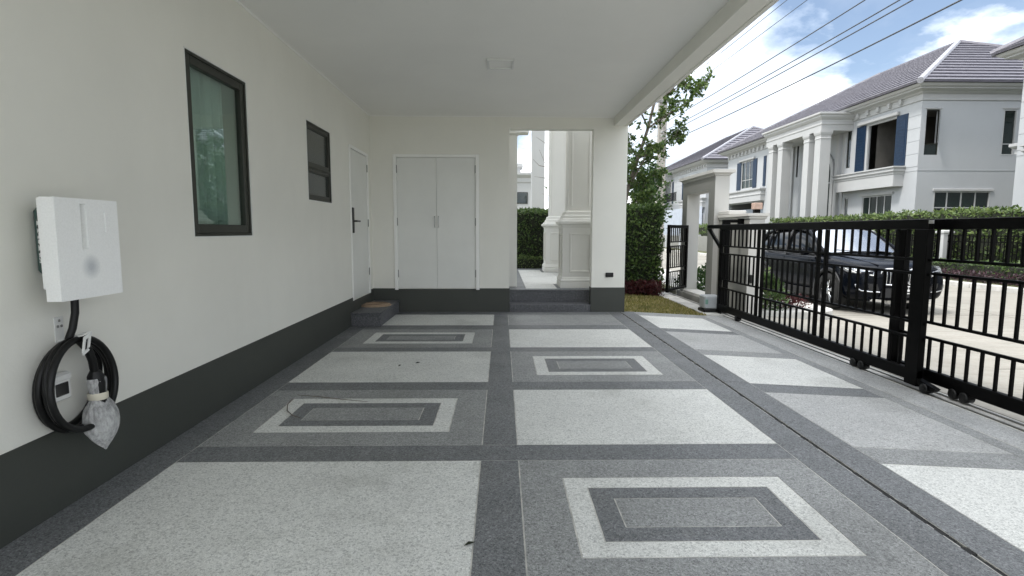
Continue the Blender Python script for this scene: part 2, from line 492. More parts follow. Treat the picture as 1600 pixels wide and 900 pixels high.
    def sq_ring(s, cx, cy, prof):
        """square mouldings: prof = [(half, z)...] swept round a square"""
        vs, fs = [], []
        for (h, z) in prof:
            vs += [(cx - h, cy - h, z), (cx + h, cy - h, z), (cx + h, cy + h, z), (cx - h, cy + h, z)]
        for i in range(len(prof) - 1):
            for k in range(4):
                k2 = (k + 1) % 4
                fs.append((i * 4 + k, i * 4 + k2, i * 4 + 4 + k2, i * 4 + 4 + k))
        fs.append((3, 2, 1, 0)); e = (len(prof) - 1) * 4; fs.append((e, e + 1, e + 2, e + 3))
        return s.add(vs, fs)
    def rect_ring(s, x0, x1, y0, y1, prof):
        """mouldings round a rectangle: prof = [(outset, z)...]"""
        vs, fs = [], []
        for (h, z) in prof:
            vs += [(x0 - h, y0 - h, z), (x1 + h, y0 - h, z), (x1 + h, y1 + h, z), (x0 - h, y1 + h, z)]
        for i in range(len(prof) - 1):
            for k in range(4):
                k2 = (k + 1) % 4
                fs.append((i * 4 + k, i * 4 + k2, i * 4 + 4 + k2, i * 4 + 4 + k))
        fs.append((3, 2, 1, 0)); e = (len(prof) - 1) * 4; fs.append((e, e + 1, e + 2, e + 3))
        return s.add(vs, fs)
    def build(s, name, mat, parent=None, fix=False):
        off = wloc(parent) if parent is not None else Vector((0, 0, 0))
        me = bpy.data.meshes.new(name)
        me.from_pydata([(x - off.x, y - off.y, z - off.z) for x, y, z in s.v], [], s.f)
        me.polygons.foreach_set('use_smooth', s.sm)
        if fix:
            bm = bmesh.new(); bm.from_mesh(me)
            bmesh.ops.recalc_face_normals(bm, faces=bm.faces[:]); bm.to_mesh(me); bm.free()
        me.materials.append(mat)
        me.update()
        return link(name, me, parent)

def box(name, mat, parent, x0, x1, y0, y1, z0, z1, c=0.0):
    return MB().box(x0, x1, y0, y1, z0, z1, c).build(name, mat, parent)

def wall_holes(axis, pos, thick, u0, u1, z0, z1, holes):
    """wall with openings. axis 'x': plane x=pos..pos+thick, u=y; axis 'y': plane y=pos.., u=x"""
    us = sorted({u0, u1, *[h[0] for h in holes], *[h[1] for h in holes]})
    zs = sorted({z0, z1, *[h[2] for h in holes], *[h[3] for h in holes]})
    us = [u for u in us if u0 <= u <= u1]; zs = [z for z in zs if z0 <= z <= z1]
    def solid(i, j):
        if i < 0 or j < 0 or i >= len(us) - 1 or j >= len(zs) - 1: return False
        cu, cz = (us[i] + us[i + 1]) / 2, (zs[j] + zs[j + 1]) / 2
        return not any(h[0] < cu < h[1] and h[2] < cz < h[3] for h in holes)
    mb = MB()
    def P(u, d, z): return (pos + d, u, z) if axis == 'x' else (u, pos + d, z)
    for i in range(len(us) - 1):
        for j in range(len(zs) - 1):
            if not solid(i, j): continue
            a, b, c, d = us[i], us[i + 1], zs[j], zs[j + 1]
            for dd in (0, thick): mb.add([P(a, dd, c), P(b, dd, c), P(b, dd, d), P(a, dd, d)], [(0, 1, 2, 3)])
            if not solid(i - 1, j): mb.add([P(a, 0, c), P(a, thick, c), P(a, thick, d), P(a, 0, d)], [(0, 1, 2, 3)])
            if not solid(i + 1, j): mb.add([P(b, 0, c), P(b, thick, c), P(b, thick, d), P(b, 0, d)], [(0, 1, 2, 3)])
            if not solid(i, j - 1): mb.add([P(a, 0, c), P(b, 0, c), P(b, thick, c), P(a, thick, c)], [(0, 1, 2, 3)])
            if not solid(i, j + 1): mb.add([P(a, 0, d), P(b, 0, d), P(b, thick, d), P(a, thick, d)], [(0, 1, 2, 3)])
    return mb

def leaf_cloud(name, P, D, L, W, mat, parent, curl=0.25):
    """P (n,3) leaf bases, D (n,3) leaf directions, L,W sizes: one mesh of bent four-cornered leaves"""
    n = len(P)
    D = D / np.maximum(np.linalg.norm(D, axis=1, keepdims=True), 1e-6)
    rv = nr.normal(size=(n, 3))
    S = np.cross(D, rv); S /= np.maximum(np.linalg.norm(S, axis=1, keepdims=True), 1e-6)
    N = np.cross(S, D)
    L = np.broadcast_to(np.asarray(L, float), (n,))[:, None]; W = np.broadcast_to(np.asarray(W, float), (n,))[:, None]
    a = P
    b = P + D * L * 0.45 + S * W * 0.5 + N * L * curl * 0.3
    c = P + D * L + N * L * curl * -0.2
    d = P + D * L * 0.45 - S * W * 0.5 + N * L * curl * 0.3
    V = np.stack([a, b, c, d], 1).reshape(-1, 3)
    off = wloc(parent) if parent is not None else Vector((0, 0, 0))
    V = V - np.array(off)
    me = bpy.data.meshes.new(name)
    me.vertices.add(n * 4); me.vertices.foreach_set('co', V.ravel())
    me.loops.add(n * 4); me.loops.foreach_set('vertex_index', np.arange(n * 4, dtype=np.int32))
    me.polygons.add(n); me.polygons.foreach_set('loop_start', np.arange(0, n * 4, 4, dtype=np.int32))
    me.update(calc_edges=True)
    me.materials.append(mat)
    o = link(name, me, parent); o['kind'] = 'stuff'
    return o

def lumps(P, amp, f):
    return amp * (np.sin(P[:, 0] * f + 1.3) * np.sin(P[:, 1] * f * 1.1 + .4) + np.sin(P[:, 2] * f * 1.3 + P[:, 0] * f * .7) + 0.6 * np.sin(P[:, 1] * f * 2.3 + P[:, 2] * f * 1.9)) / 2.6

def hedge(name, x0, x1, y0, y1, z0, z1, n, L, mat, label, group, cat='hedge', amp=0.06, scallop=0.0):
    t = thing(name, ((x0 + x1) / 2, (y0 + y1) / 2, z0), label, cat, group)
    k = max(0.05, L)
    box('twigs', M['core'], t, x0 + k, x1 - k, y0 + k, y1 - k, z0, z1 - k * 1.2)  # solid dark box added inside to block light between the leaves
    A = np.array([(x1 - x0) * (z1 - z0)] * 2 + [(y1 - y0) * (z1 - z0)] * 2 + [(x1 - x0) * (y1 - y0) * 1.2])
    cnt = (A / A.sum() * n).astype(int)
    Ps, Ns = [], []
    for fi, c in enumerate(cnt):
        u, v = nr.rand(c), nr.rand(c)
        if fi < 2:
            p = np.stack([x0 + u * (x1 - x0), np.full(c, y0 if fi == 0 else y1), z0 + v * (z1 - z0)], 1); nn = (0, -1 if fi == 0 else 1, 0)
        elif fi < 4:
            p = np.stack([np.full(c, x0 if fi == 2 else x1), y0 + u * (y1 - y0), z0 + v * (z1 - z0)], 1); nn = (-1 if fi == 2 else 1, 0, 0)
        else:
            p = np.stack([x0 + u * (x1 - x0), y0 + v * (y1 - y0), np.full(c, z1)], 1); nn = (0, 0, 1)
        nn = np.tile(np.array(nn, float), (c, 1))
        p = p + nn * (lumps(p, amp, 7.0)[:, None] - nr.rand(c, 1) ** 1.5 * 0.12 * (1 if L < .08 else 1.6))
        if scallop:
            w_ = np.abs(np.sin(np.pi * p[:, 1] / .62 + .5 * np.sin(p[:, 1] * 1.7)))
            p[:, 2] -= (1 - w_) * scallop * (p[:, 2] > z1 - .5)
            p = p - nn * ((1 - w_) * scallop * .8)[:, None] * (1 if fi != 4 else 0)
        Ps.append(p); Ns.append(nn)
    P, N = np.concatenate(Ps), np.concatenate(Ns)
    D = N * 0.8 + nr.normal(size=P.shape) * 0.75 + np.array([0, 0, 0.45])
    s = L * (0.65 + 0.7 * nr.rand(len(P)))
    leaf_cloud('foliage', P, D, s, s * 0.55, mat, t)
    return t

def clump(name, cx, cy, z0, rx, ry, h, n, L, mat, label, cat, group=None, stem=True):
    """a low shrub: stems and leaves spread through a rounded, uneven volume"""
    t = thing(name, (cx, cy, z0), label, cat, group)
    mb = MB()
    for k in range(9):
        a = k * 2.4; r = 0.75 * rnd.random() ** .5
        mb.tube([(cx + .15 * rx * math.cos(a), cy + .15 * ry * math.sin(a), z0), (cx + rx * r * math.cos(a), cy + ry * r * math.sin(a), z0 + h * (.5 + .4 * rnd.random()))], [.008, .004], 5)
    mb.build('stem', M['bark'], t)
    a = nr.rand(n) * 2 * np.pi; rr = nr.rand(n) ** .45; hh = nr.rand(n) ** .8
    sc = np.sqrt(np.clip(1 - (hh * .92) ** 2, 0, 1))
    P = np.stack([cx + rx * rr * sc * np.cos(a), cy + ry * rr * sc * np.sin(a), z0 + h * hh], 1)
    P += lumps(P, 0.16 * min(rx, h), 9.0)[:, None] * np.array([1, 1, .6])
    D = (P - np.array([cx, cy, z0])) / h + nr.normal(size=P.shape) * .6
    s = L * (.6 + .8 * nr.rand(n))
    leaf_cloud('foliage', P, D, s, s * .5, mat, t)
    return t

# ================================================================== SETTING
XD, SL = 1.92, 0.053
def zs(x): return -SL * (x - XD) if x > XD else 0.0

def sheet(name, mat, x0, x1, y0, y1, z, kind='structure', parent=None):
    zf = z if callable(z) else (lambda x: z)
    o = MB().add([(x0, y0, zf(x0)), (x1, y0, zf(x1)), (x1, y1, zf(x1)), (x0, y1, zf(x0))], [(0, 1, 2, 3)]).build(name, mat, parent)
    if kind and parent is None: o['kind'] = kind
    return o

sheet('ground', M['earth'], -900, 900, -900, 1400, -0.55)
ROADZ = -0.25
sheet('road', M['road'], 5.6, 13.02, -60, 160, ROADZ)
sheet('driveway_apron', M['road'], 3.86, 5.6, -8, 9.45, lambda x: -0.100 - (x - 3.86) * (0.150 / 1.74))
sheet('neighbour_yard', M['earth'], 13.3, 90, -60, 160, -0.13)
sheet('lawn', M['earth'], 1.975, 3.36, 8.86, 22.0, lambda x: zs(x) - 0.012)
sheet('garden_bed', M['earth'], -8, 5.9, 13.6, 40, -0.11)

# joints across the road slab (cast in bays)
road = bpy.data.objects['road']
for k in range(24):
    y = -10 + k * 4.0
    o = box('slab_joint', M['core'], road, 5.62, 13.0, y, y + 0.012, ROADZ - 0.004, ROADZ + 0.0015)
o = box('slab_joint', M['core'], road, 9.28, 9.292, -40, 120, ROADZ - 0.004, ROADZ + 0.0012)

# ---- pavement island on this side of the road, with a rounded corner
def island():
    ring = [(4.36, 9.42)]
    for k in range(9):
        a = -math.pi / 2 + k * math.pi / 16
        ring.append((5.45 + .62 * math.cos(a), 10.04 + .62 * math.sin(a)))
    ring += [(6.07, 60.0), (4.36, 60.0)]
    mb = MB(); mb.prism([(x, y, -0.45) for x, y in ring], (0, 0, 0.345))
    o = mb.build('pavement', M['kerb']); o['kind'] = 'structure'
    return o
island()
# ---- far kerb, stone by stone, and the bed behind it
kb = box('kerb_bed', M['soil'], None, 13.18, 13.34, -20, 70, -0.5, -0.14); kb['kind'] = 'structure'
for k in range(70):
    y = -6.0 + k * 1.0
    o = box('kerb_stone', M['kerb'], kb, 13.02, 13.18, y + .006, y + .994, -0.48, -0.105 + rnd.uniform(-.004, .004), 0.025)

# ---- driveway paving, piece by piece
drive = MB().box(-2.055, 1.905, -2.2, 8.77, -0.20, -0.0015).build('driveway', M['joint'])
drive['kind'] = 'structure'
G = 0.0034
def slab(name, mat, x0, x1, y0, y1, parent, t=0.02, lift=0.0):
    x0 += G; x1 -= G; y0 += G; y1 -= G
    vs = []
    for dz in (-t, lift):
        for (x, y) in ((x0, y0), (x1, y0), (x1, y1), (x0, y1)):
            vs.append((x, y, zs(x) + dz))
    fs = [(3, 2, 1, 0), (4, 5, 6, 7), (0, 1, 5, 4), (1, 2, 6, 5), (2, 3, 7, 6), (3, 0, 4, 7)]
    return MB().add(vs, fs).build(name, mat, parent)
def ring_slab(name, mat, x0, x1, y0, y1, w, parent, t=0.02):
    o = (x0 + G, x1 - G, y0 + G, y1 - G); i = (x0 + w - G, x1 - w + G, y0 + w - G, y1 - w + G)
    vs = []
    for z in (-t, 0.0):
        for b in (o, i): vs += [(b[0], b[2], z), (b[1], b[2], z), (b[1], b[3], z), (b[0], b[3], z)]
    fs = []
    for k in range(4):
        k2 = (k + 1) % 4
        fs += [(8 + k, 8 + k2, 12 + k2, 12 + k), (k, k2, 8 + k2, 8 + k), (4 + k2, 4 + k, 12 + k, 12 + k2)]
    return MB().add(vs, fs).build(name, mat, parent)
def inset(x0, x1, y0, y1):
    d, w = 0.226, 0.114
    ring_slab('surround_ring', M['mid'], x0, x1, y0, y1, d, drive)
    ring_slab('pale_ring', M['light'], x0 + d, x1 - d, y0 + d, y1 - d, w, drive)
    d += w
    ring_slab('dark_ring', M['dark'], x0 + d, x1 - d, y0 + d, y1 - d, w, drive)
    d += w
    slab('centre_panel', M['mid'], x0 + d, x1 - d, y0 + d, y1 - d, drive)
XL0, XL1, XR0, XR1 = -1.836, -0.120, 0.096, 1.697
rows = [(-0.97, 0.20), (0.435, 1.605), (1.84, 3.008), (3.238, 4.408), (4.645, 5.853), (6.06, 7.20), (7.515, 8.49)]
for k, (a, b) in enumerate(rows):
    near = k - 2
    if near == 4:
        slab('pale_panel', M['light'], XL0, XL1, a, b, drive)
        slab('grey_panel', M['mid'], XR0, XR1, a, b, drive)
    elif near % 2 == 0:
        slab('pale_panel', M['light'], XL0, XL1, a, b, drive); inset(XR0, XR1, a, b)
    else:
        inset(XL0, XL1, a, b); slab('pale_panel', M['light'], XR0, XR1, a, b, drive)
    slab('centre_band', M['dark'], XL1, XR0, a, b, drive)
    nxt = rows[k + 1][0] if k + 1 < len(rows) else 8.77
    slab('cross_band', M['dark'], XL0, XR1, b, nxt, drive)
for (a, b) in ((-2.2, 1.84), (1.84, 4.64), (4.64, 7.40), (7.40, 8.77)):
    slab('border_strip', M['dark'], -2.055, XL0, a, b, drive)
    slab('border_strip', M['dark'], XR1, 1.902, a, b, drive)
slab('cross_band', M['dark'], XL0, XR1, -2.2, -0.97, drive)
# expansion gap full of dark grit, slightly ragged
mb = MB()
for k in range(230):
    y = -2 + k * .0473
    mb.box(1.9045 - rnd.random() * .006, 1.9225 + rnd.random() * .007, y, y + .05, -0.05, 0.0005 - rnd.random() * .006)
mb.build('expansion_gap', M['slot'], drive)

side = MB().add([(1.93, -2.2, zs(1.93) - .0015), (3.66, -2.2, zs(3.66) - .0015), (3.66, 8.86, zs(3.66) - .0015), (1.93, 8.86, zs(1.93) - .0015),
                 (1.93, -2.2, -.4), (3.66, -2.2, -.4), (3.66, 8.86, -.4), (1.93, 8.86, -.4)],
                [(0, 1, 2, 3), (7, 6, 5, 4), (0, 4, 5, 1), (1, 5, 6, 2), (2, 6, 7, 3), (3, 7, 4, 0)]).build('sloping_driveway', M['joint'])
side['kind'] = 'structure'
srows = [(-0.6, 0.5), (0.74, 1.75), (2.0, 2.966), (3.212, 4.360), (4.625, 5.738), (6.0, 7.11), (7.36, 8.50)]
for k, (a, b) in enumerate(srows):
    slab('pale_panel' if k % 2 == 0 else 'grey_panel', M['light'] if k % 2 == 0 else M['soft'], 2.156, 3.160, a, b, side)
    nxt = srows[k + 1][0] if k + 1 < len(srows) else 8.86
    slab('cross_band', M['dark'] if k % 2 else M['mid'], 2.156, 3.160, b, nxt, side)
for (a, b) in ((-2.2, 1.2), (1.2, 4.64), (4.64, 7.25), (7.25, 8.86)):
    slab('border_strip', M['dark'], 1.93, 2.156, a, b, side)
    slab('border_strip', M['mid'], 3.160, 3.300, a, b, side)
    slab('track_strip', M['soft'], 3.308, 3.640, a, b, side)
rear = sheet('bounce_paving', M['light'], -4.5, 3.6, -12.0, -2.205, -.01)  # unseen pale sheet added behind the camera to bounce light into the carport
# gate track: two steel rails bedded in a concrete strip
trk = MB().add([(3.655, -6, -.098), (3.86, -6, -.104), (3.86, 12.6, -.104), (3.655, 12.6, -.098), (3.655, -6, -.4), (3.86, -6, -.4), (3.86, 12.6, -.4), (3.655, 12.6, -.4)],
               [(0, 1, 2, 3), (7, 6, 5, 4), (0, 4, 5, 1), (1, 5, 6, 2), (2, 6, 7, 3), (3, 7, 4, 0)]).build('gate_track_bed', M['kerb'])
trk['kind'] = 'structure'
box('rail', M['dullsteel'], trk, 3.664, 3.678, -5.5, 12.5, -.13, -.085)
box('rail', M['dullsteel'], trk, 3.784, 3.798, -5.5, 12.5, -.13, -.089)
edge = box('garden_edging', M['kerb'], None, 3.375, 3.645, 8.88, 12.6, -.3, -.078); edge['kind'] = 'structure'
for k in range(5):
    box('edging_slab', M['kerb'], edge, 3.38, 3.64, 8.9 + k * .74, 8.9 + k * .74 + .725, -.0765, -.066 + rnd.uniform(-.004, .004), .006)

# ================================================================== CARPORT
XW, YB, ZC = -2.055, 8.77, 3.07
cp = thing('carport', (XW, YB, 0), 'carport of the house with pale grey plaster walls, dark painted base band and flat ceiling', 'carport')
W1 = (3.73, 4.592, 1.256, 2.478); W2 = (5.95, 6.758, 1.626, 2.460); DR = (7.553, 8.571, 0.335, 2.460)
wall_holes('x', XW - .20, .20, -2.2, YB + .24, 0, 3.30, [W1, W2, DR]).build('side_wall', M['wall'], cp)
CL = (-1.708, -0.356, 0.377, 2.490); OP = (0.118, 1.440, -0.01, 2.886)
wall_holes('y', YB, .18, XW, 1.975, 0, ZC + .25, [CL, OP]).build('back_wall', M['wall'], cp)
mb = MB()
for (a_, b_) in ((2.0, 8.95),):
    mb.box(-9.0, .30, a_, b_, 3.425, 7.0)
mb.build('sun_blocker', M['wall'], cp)  # unseen block added to keep the sun off the porch columns
box('ceiling', M['ceil'], cp, XW, 1.755, -0.9, YB, ZC, ZC + .2)
mb = MB().box(1.755, 1.918, -0.9, YB, 2.936, 3.30, .004); mb.box(1.918, 1.932, -0.9, YB, 2.946, 3.30); mb.box(1.932, 1.976, -0.9, YB + .18, 2.936, 3.42, .004)
mb.build('edge_beam', M['wall'], cp)
box('roof_slab', M['wall'], cp, XW - .2, 1.93, -1.0, YB + .18, 3.3, 3.42)
mb = MB().tube([(XW + .004, -0.9, ZC - .002), (XW + .004, YB, ZC - .002)], .011, 6).tube([(XW, YB - .004, ZC - .002), (1.755, YB - .004, ZC - .002)], .009, 6)
mb.build('ceiling_bead', M['frame_white'], cp)
# dark base band, a few millimetres proud
sk = MB().box(XW - .002, XW + .006, -2.2, DR[0], 0, .381, .002).box(XW - .002, XW + .006, DR[0], DR[1], 0, .333).box(XW - .002, XW + .006, DR[1], YB, 0, .381)
sk.box(XW, CL[0], YB - .006, YB + .002, 0, .383).box(CL[0], CL[1], YB - .006, YB + .002, 0, .374).box(CL[1], OP[0], YB - .006, YB + .002, 0, .383)
sk.box(OP[1] + .001, 1.981, YB - .006, YB + .002, 0, .397).box(OP[1] - .006, OP[1] + .001, YB - .006, YB + .186, 0, .397).box(1.973, 1.981, YB + .002, YB + .186, 0, .397)
sk.box(OP[0], OP[0] + .006, YB - .006, YB + .186, 0, .383)
sk.build('base_band', M['skirt'], cp)

def window_x(W, split=None, mat='glass'):
    y0, y1, z0, z1 = W
    x = XW
    w = .022
    fr = MB()
    fr.box(x - .075, x - .004, y0 + .002, y0 + w, z0 + .002, z1 - .002, .002).box(x - .075, x - .004, y1 - w, y1 - .002, z0 + .002, z1 - .002, .002)
    fr.box(x - .075, x - .004, y0 + w, y1 - w, z0 + .002, z0 + w, .002).box(x - .075, x - .004, y0 + w, y1 - w, z1 - w, z1 - .002, .002)
    f = fr.build('window', M['frame'], cp)
    lights = [(z0 + w, z1 - w)] if not split else [(split + .012, z1 - w), (z0 + w, split - .012)]
    if split: box('transom', M['frame'], f, x - .07, x - .004, y0 + w, y1 - w, split - .012, split + .012, .003)
    for (a, b) in lights:
        s = .058 if not split else .040
        sb = MB()
        dx = .012
        sb.box(x - .060, x - dx, y0 + w, y0 + w + s, a, b, .004).box(x - .060, x - dx, y1 - w - s, y1 - w, a, b, .004)
        sb.box(x - .060, x - dx, y0 + w + s, y1 - w - s, a, a + s * 1.1, .004).box(x - .060, x - dx, y0 + w + s, y1 - w - s, b - s, b, .004)
        sb.build('sash', M['frame'], f)
        box('pane', M[mat], f, x - .042, x - .034, y0 + w + s - .004, y1 - w - s + .004, a + s - .004, b - s + .004)
    return f
window_x(W1)
window_x(W2, 1.985, 'obscure')
# bead of white sealant round the windows
for W in (W1, W2):
    y0, y1, z0, z1 = W
    mb = MB()
    for (a, b, c, d) in ((y0 - .006, y0 + .002, z0 - .006, z1 + .006), (y1 - .002, y1 + .006, z0 - .006, z1 + .006), (y0, y1, z0 - .006, z0 + .002), (y0, y1, z1 - .002, z1 + .006)):
        mb.box(XW - .01, XW + .0015, a, b, c, d)
    mb.build('sealant_bead', M['door'], cp)
# room behind the large window
mb = MB()
mb.add([(-2.26, 2.6, .6), (-4.4, 2.6, .6), (-4.4, 2.6, 3.0), (-2.26, 2.6, 3.0)], [(0, 1, 2, 3)]).add([(-2.26, 5.4, .6), (-4.4, 5.4, .6), (-4.4, 5.4, 3.0), (-2.26, 5.4, 3.0)], [(0, 1, 2, 3)])
mb.add([(-4.4, 2.6, .6), (-4.4, 5.4, .6), (-4.4, 5.4, 3.0), (-4.4, 2.6, 3.0)], [(0, 1, 2, 3)]).add([(-2.26, 2.6, .6), (-2.26, 5.4, .6), (-4.4, 5.4, .6), (-4.4, 2.6, .6)], [(0, 1, 2, 3)])
mb.add([(-2.26, 2.6, 3.0), (-2.26, 5.4, 3.0), (-4.4, 5.4, 3.0), (-4.4, 2.6, 3.0)], [(0, 1, 2, 3)])
mb.build('room_lining', M['room'], cp)
# curtain: pleated cloth hanging behind the left two thirds of the glass
vs, fs = [], []
nc = 90
for i in range(nc + 1):
    y = 3.62 + .76 * i / nc
    x = -2.150 + .032 * math.sin(i * .42) + .006 * math.sin(i * 1.07 + 1)
    vs += [(x, y, 1.0), (x - .01, y + .01 * math.sin(i), 2.7)]
for i in range(nc): fs.append((2 * i, 2 * i + 2, 2 * i + 3, 2 * i + 1))
cu = MB().add(vs, fs, True).build('curtain', M['curtain'])
tag(cu, 'pale pleated curtain hanging behind the glass of the tall carport window', 'curtain')
cu.modifiers.new('thick', 'SOLIDIFY').thickness = .004

# side door with black lever lock
y0, y1, z0, z1 = DR
fr = MB().box(XW - .1, XW + .012, y0 + .002, y0 + .045, z0, z1 - .002, .003).box(XW - .1, XW + .012, y1 - .045, y1 - .002, z0, z1 - .002, .003).box(XW - .1, XW + .012, y0 + .045, y1 - .045, z1 - .045, z1 - .002, .003)
fr.build('door_frame', M['frame_white'], cp)
sd = box('door', M['door'], cp, XW - .055, XW - .006, y0 + .049, y1 - .049, z0 + .004, z1 - .049, .002)
box('lock_plate', M['blackmetal'], sd, XW - .007, XW + .016, y0 + .075, y0 + .150, 1.265, 1.615, .006)
MB().tube([(XW + .016, y0 + .112, 1.43), (XW + .06, y0 + .112, 1.43)], .012, 8).box(XW + .048, XW + .066, y0 + .10, y0 + .285, 1.418, 1.442, .004).build('lever_handle', M['blackmetal'], sd)
for z in (.62, 1.36, 2.18): MB().tube([(XW + .006, y1 - .047, z), (XW + .006, y1 - .047, z + .11)], .007, 8).build('hinge', M['dullsteel'], sd)
# double cupboard doors in the back wall
x0, x1, z0, z1 = CL
fr = MB().box(x0 + .002, x0 + .058, YB - .016, YB + .1, z0 - .018, z1 - .002, .004).box(x1 - .058, x1 - .002, YB - .016, YB + .1, z0 - .018, z1 - .002, .004).box(x0 + .058, x1 - .058, YB - .016, YB + .1, z1 - .05, z1 - .002, .004)
fr.build('cupboard_frame', M['frame_white'], cp)
xm = -1.030
for (a, b, hx, gx) in ((x0 + .060, xm - .002, x0 + .059, xm - .030), (xm + .002, x1 - .060, x1 - .059, xm + .030)):
    d = box('cupboard_door', M['door'], cp, a, b, YB + .002, YB + .035, z0 + .003, z1 - .053, .002)
    MB().tube([(gx, YB, 1.355), (gx, YB - .03, 1.36), (gx, YB - .035, 1.38), (gx, YB - .035, 1.50), (gx, YB - .03, 1.52), (gx, YB, 1.525)], .007, 8).build('pull_handle', M['steel'], d)
    for z in (.56, 1.38, 2.20): MB().tube([(hx, YB - .008, z), (hx, YB - .008, z + .12)], .008, 8).build('hinge', M['dullsteel'], d)
box('cupboard_dark', M['core'], cp, x0, x1, YB + .06, YB + .17, z0, z1)

# outlet on the pillar
o = thing('wall_outlet', (1.727, YB, .6), 'black weatherproof socket low on the pillar beside the porch steps', 'socket')
box('cover', M['rubber'], o, 1.664, 1.790, YB - .022, YB, .565, .637, .006)
box('flap', M['blackmetal'], o, 1.674, 1.780, YB - .030, YB - .021, .572, .618, .004)
# ceiling downlight
o = thing('ceiling_light', (-.015, 6.04, ZC), 'square flush white downlight set in the carport ceiling', 'light')
mb = MB(); 
for (a, b, c, d) in ((-.160, -.135, 5.88, 6.20), (.105, .130, 5.88, 6.20), (-.135, .105, 5.88, 5.905), (-.135, .105, 6.175, 6.20)): mb.box(a, b, c, d, ZC - .022, ZC - .001, .003)
mb.build('rim', M['white'], o)
box('diffuser', M['ceil'], o, -.134, .104, 5.906, 6.174, ZC - .010, ZC - .001)

# granite step under the door and straw mat
st = thing('door_step', (-1.84, 8.08, 0), 'dark granite block step below the white side door', 'step')
box('riser_block', M['granite'], st, XW + .008, -1.648, 7.412, 8.762, 0.001, .168, .003)
box('tread_slab', M['granite'], st, XW + .008, -1.634, 7.396, 8.762, .170, .192, .005)
mt_ = MB().lathe([(0, .022), (.16, .024), (.222, .020), (.236, .010), (.232, 0), (0, 0)], -1.885, 8.14, n=40, cz=.1925)
mo = thing('door_mat', (-1.885, 8.14, .1925), 'round woven straw mat lying on the granite step', 'mat')
mt_.build('woven_disc', M['straw'], mo)
mb = MB()
for r in (.06, .11, .16, .21):
    mb.tube([(-1.885 + r * math.cos(a * .3142), 8.14 + r * math.sin(a * .3142), .2155) for a in range(21)], .0045, 5, caps=False)
mb.build('braid', M['straw'], mo)

# ---- car charger wrapped in foam
ch = thing('car_charger', (XW, 2.515, 1.2), 'wall car charger still wrapped in a white foam cover with green side', 'charger')
MB().box(XW + .002, -1.93, 2.445, 2.64, 1.10, 1.402, .02).build('charger_body', M['chargergreen'], ch)
box('label_sticker', M['print'], ch, XW + .03, -1.938, 2.4432, 2.4445, 1.155, 1.345)
mb = MB()
mb.box(-1.935, -1.917, 2.338, 2.694, 1.048, 1.434, .004)
mb.build('foam_back', M['foam'], ch)
fx = -1.853
fm = MB()
y0, y1, z0, z1 = 2.330, 2.704, 0.997, 1.437
holes = [(2.468, 2.503, 1.215, 1.415), (2.612, 2.619, 1.290, 1.382)]
ys = sorted({y0, y1, *[h[0] for h in holes], *[h[1] for h in holes]}); zz = sorted({z0, z1, *[h[2] for h in holes], *[h[3] for h in holes]})
for i in range(len(ys) - 1):
    for j in range(len(zz) - 1):
        cy, cz = (ys[i] + ys[i + 1]) / 2, (zz[j] + zz[j + 1]) / 2
        if any(h[0] < cy < h[1] and h[2] < cz < h[3] for h in holes): continue
        fm.add([(fx, ys[i], zz[j]), (fx, ys[i + 1], zz[j]), (fx, ys[i + 1], zz[j + 1]), (fx, ys[i], zz[j + 1])], [(0, 1, 2, 3)])
for (a, b, c, d) in holes:
    e = fx - (.034 if b - a > .02 else .006)
    fm.add([(fx, a, c), (fx, b, c), (fx, b, d), (fx, a, d), (e, a, c), (e, b, c), (e, b, d), (e, a, d)], [(4, 5, 6, 7), (0, 1, 5, 4), (1, 2, 6, 5), (2, 3, 7, 6), (3, 0, 4, 7)])
e = -1.917
fm.add([(fx, y0, z0), (fx, y1, z0), (fx, y1, z1), (fx, y0, z1), (e, y0, z0), (e, y1, z0), (e, y1, z1), (e, y0, z1)], [(0, 4, 5, 1), (1, 5, 6, 2), (2, 6, 7, 3), (3, 7, 4, 0), (7, 6, 5, 4)])
fo = fm.build('foam_cover', M['foam'], ch)
bm_ = bmesh.new(); bm_.from_mesh(fo.data); bmesh.ops.remove_doubles(bm_, verts=bm_.verts[:], dist=.0001)
bmesh.ops.recalc_face_normals(bm_, faces=bm_.faces[:]); bm_.to_mesh(fo.data); bm_.free()
md = fo.modifiers.new('soft', 'BEVEL'); md.width = .011; md.segments = 3; md.limit_method = 'ANGLE'
# hook for the cable, and its strap
hk = thing('cable_hook', (XW, 2.50, .86), 'white metal cable hook screwed to the wall below the charger', 'hook')
box('strap', M['white'], hk, XW, XW + .004, 2.525, 2.577, .78, .900, .001)
for (y, z) in ((2.551, .882), (2.541, .856), (2.563, .856)):
    box('screw', M['dullsteel'], hk, XW + .003, XW + .008, y - .006, y + .006, z - .006, z + .006, .002)
mb = MB()
q = [(-1.914, 2.492), (-1.904, 2.535)]
for (y0_, y1_, za, zb_) in ((2.490, 2.502, .742, .812), (2.524, 2.536, .758, .828)):
    mb.prism([(-1.912, y0_, za), (-1.912, y1_, za + .004), (-1.912, y1_ + .018, zb_ + .004), (-1.912, y0_ + .018, zb_)], (.006, 0, 0))
mb.prism([(-1.912, 2.508, .812), (-1.912, 2.520, .800), (-1.912, 2.556, .818), (-1.912, 2.554, .834)], (.0055, 0, 0))
mb.prism([(-1.912, 2.490, .742), (-1.912, 2.496, .730), (-1.912, 2.534, .748), (-1.912, 2.526, .758)], (.0055, 0, 0))
mb.prism([(XW + .004, 2.535, .785), (XW + .004, 2.567, .785), (-1.912, 2.548, .830), (-1.912, 2.512, .818)], (0, 0, .005))
mb.build('hook_arm', M['white'], hk); hk.children[-1]['kind'] = 'stuff'
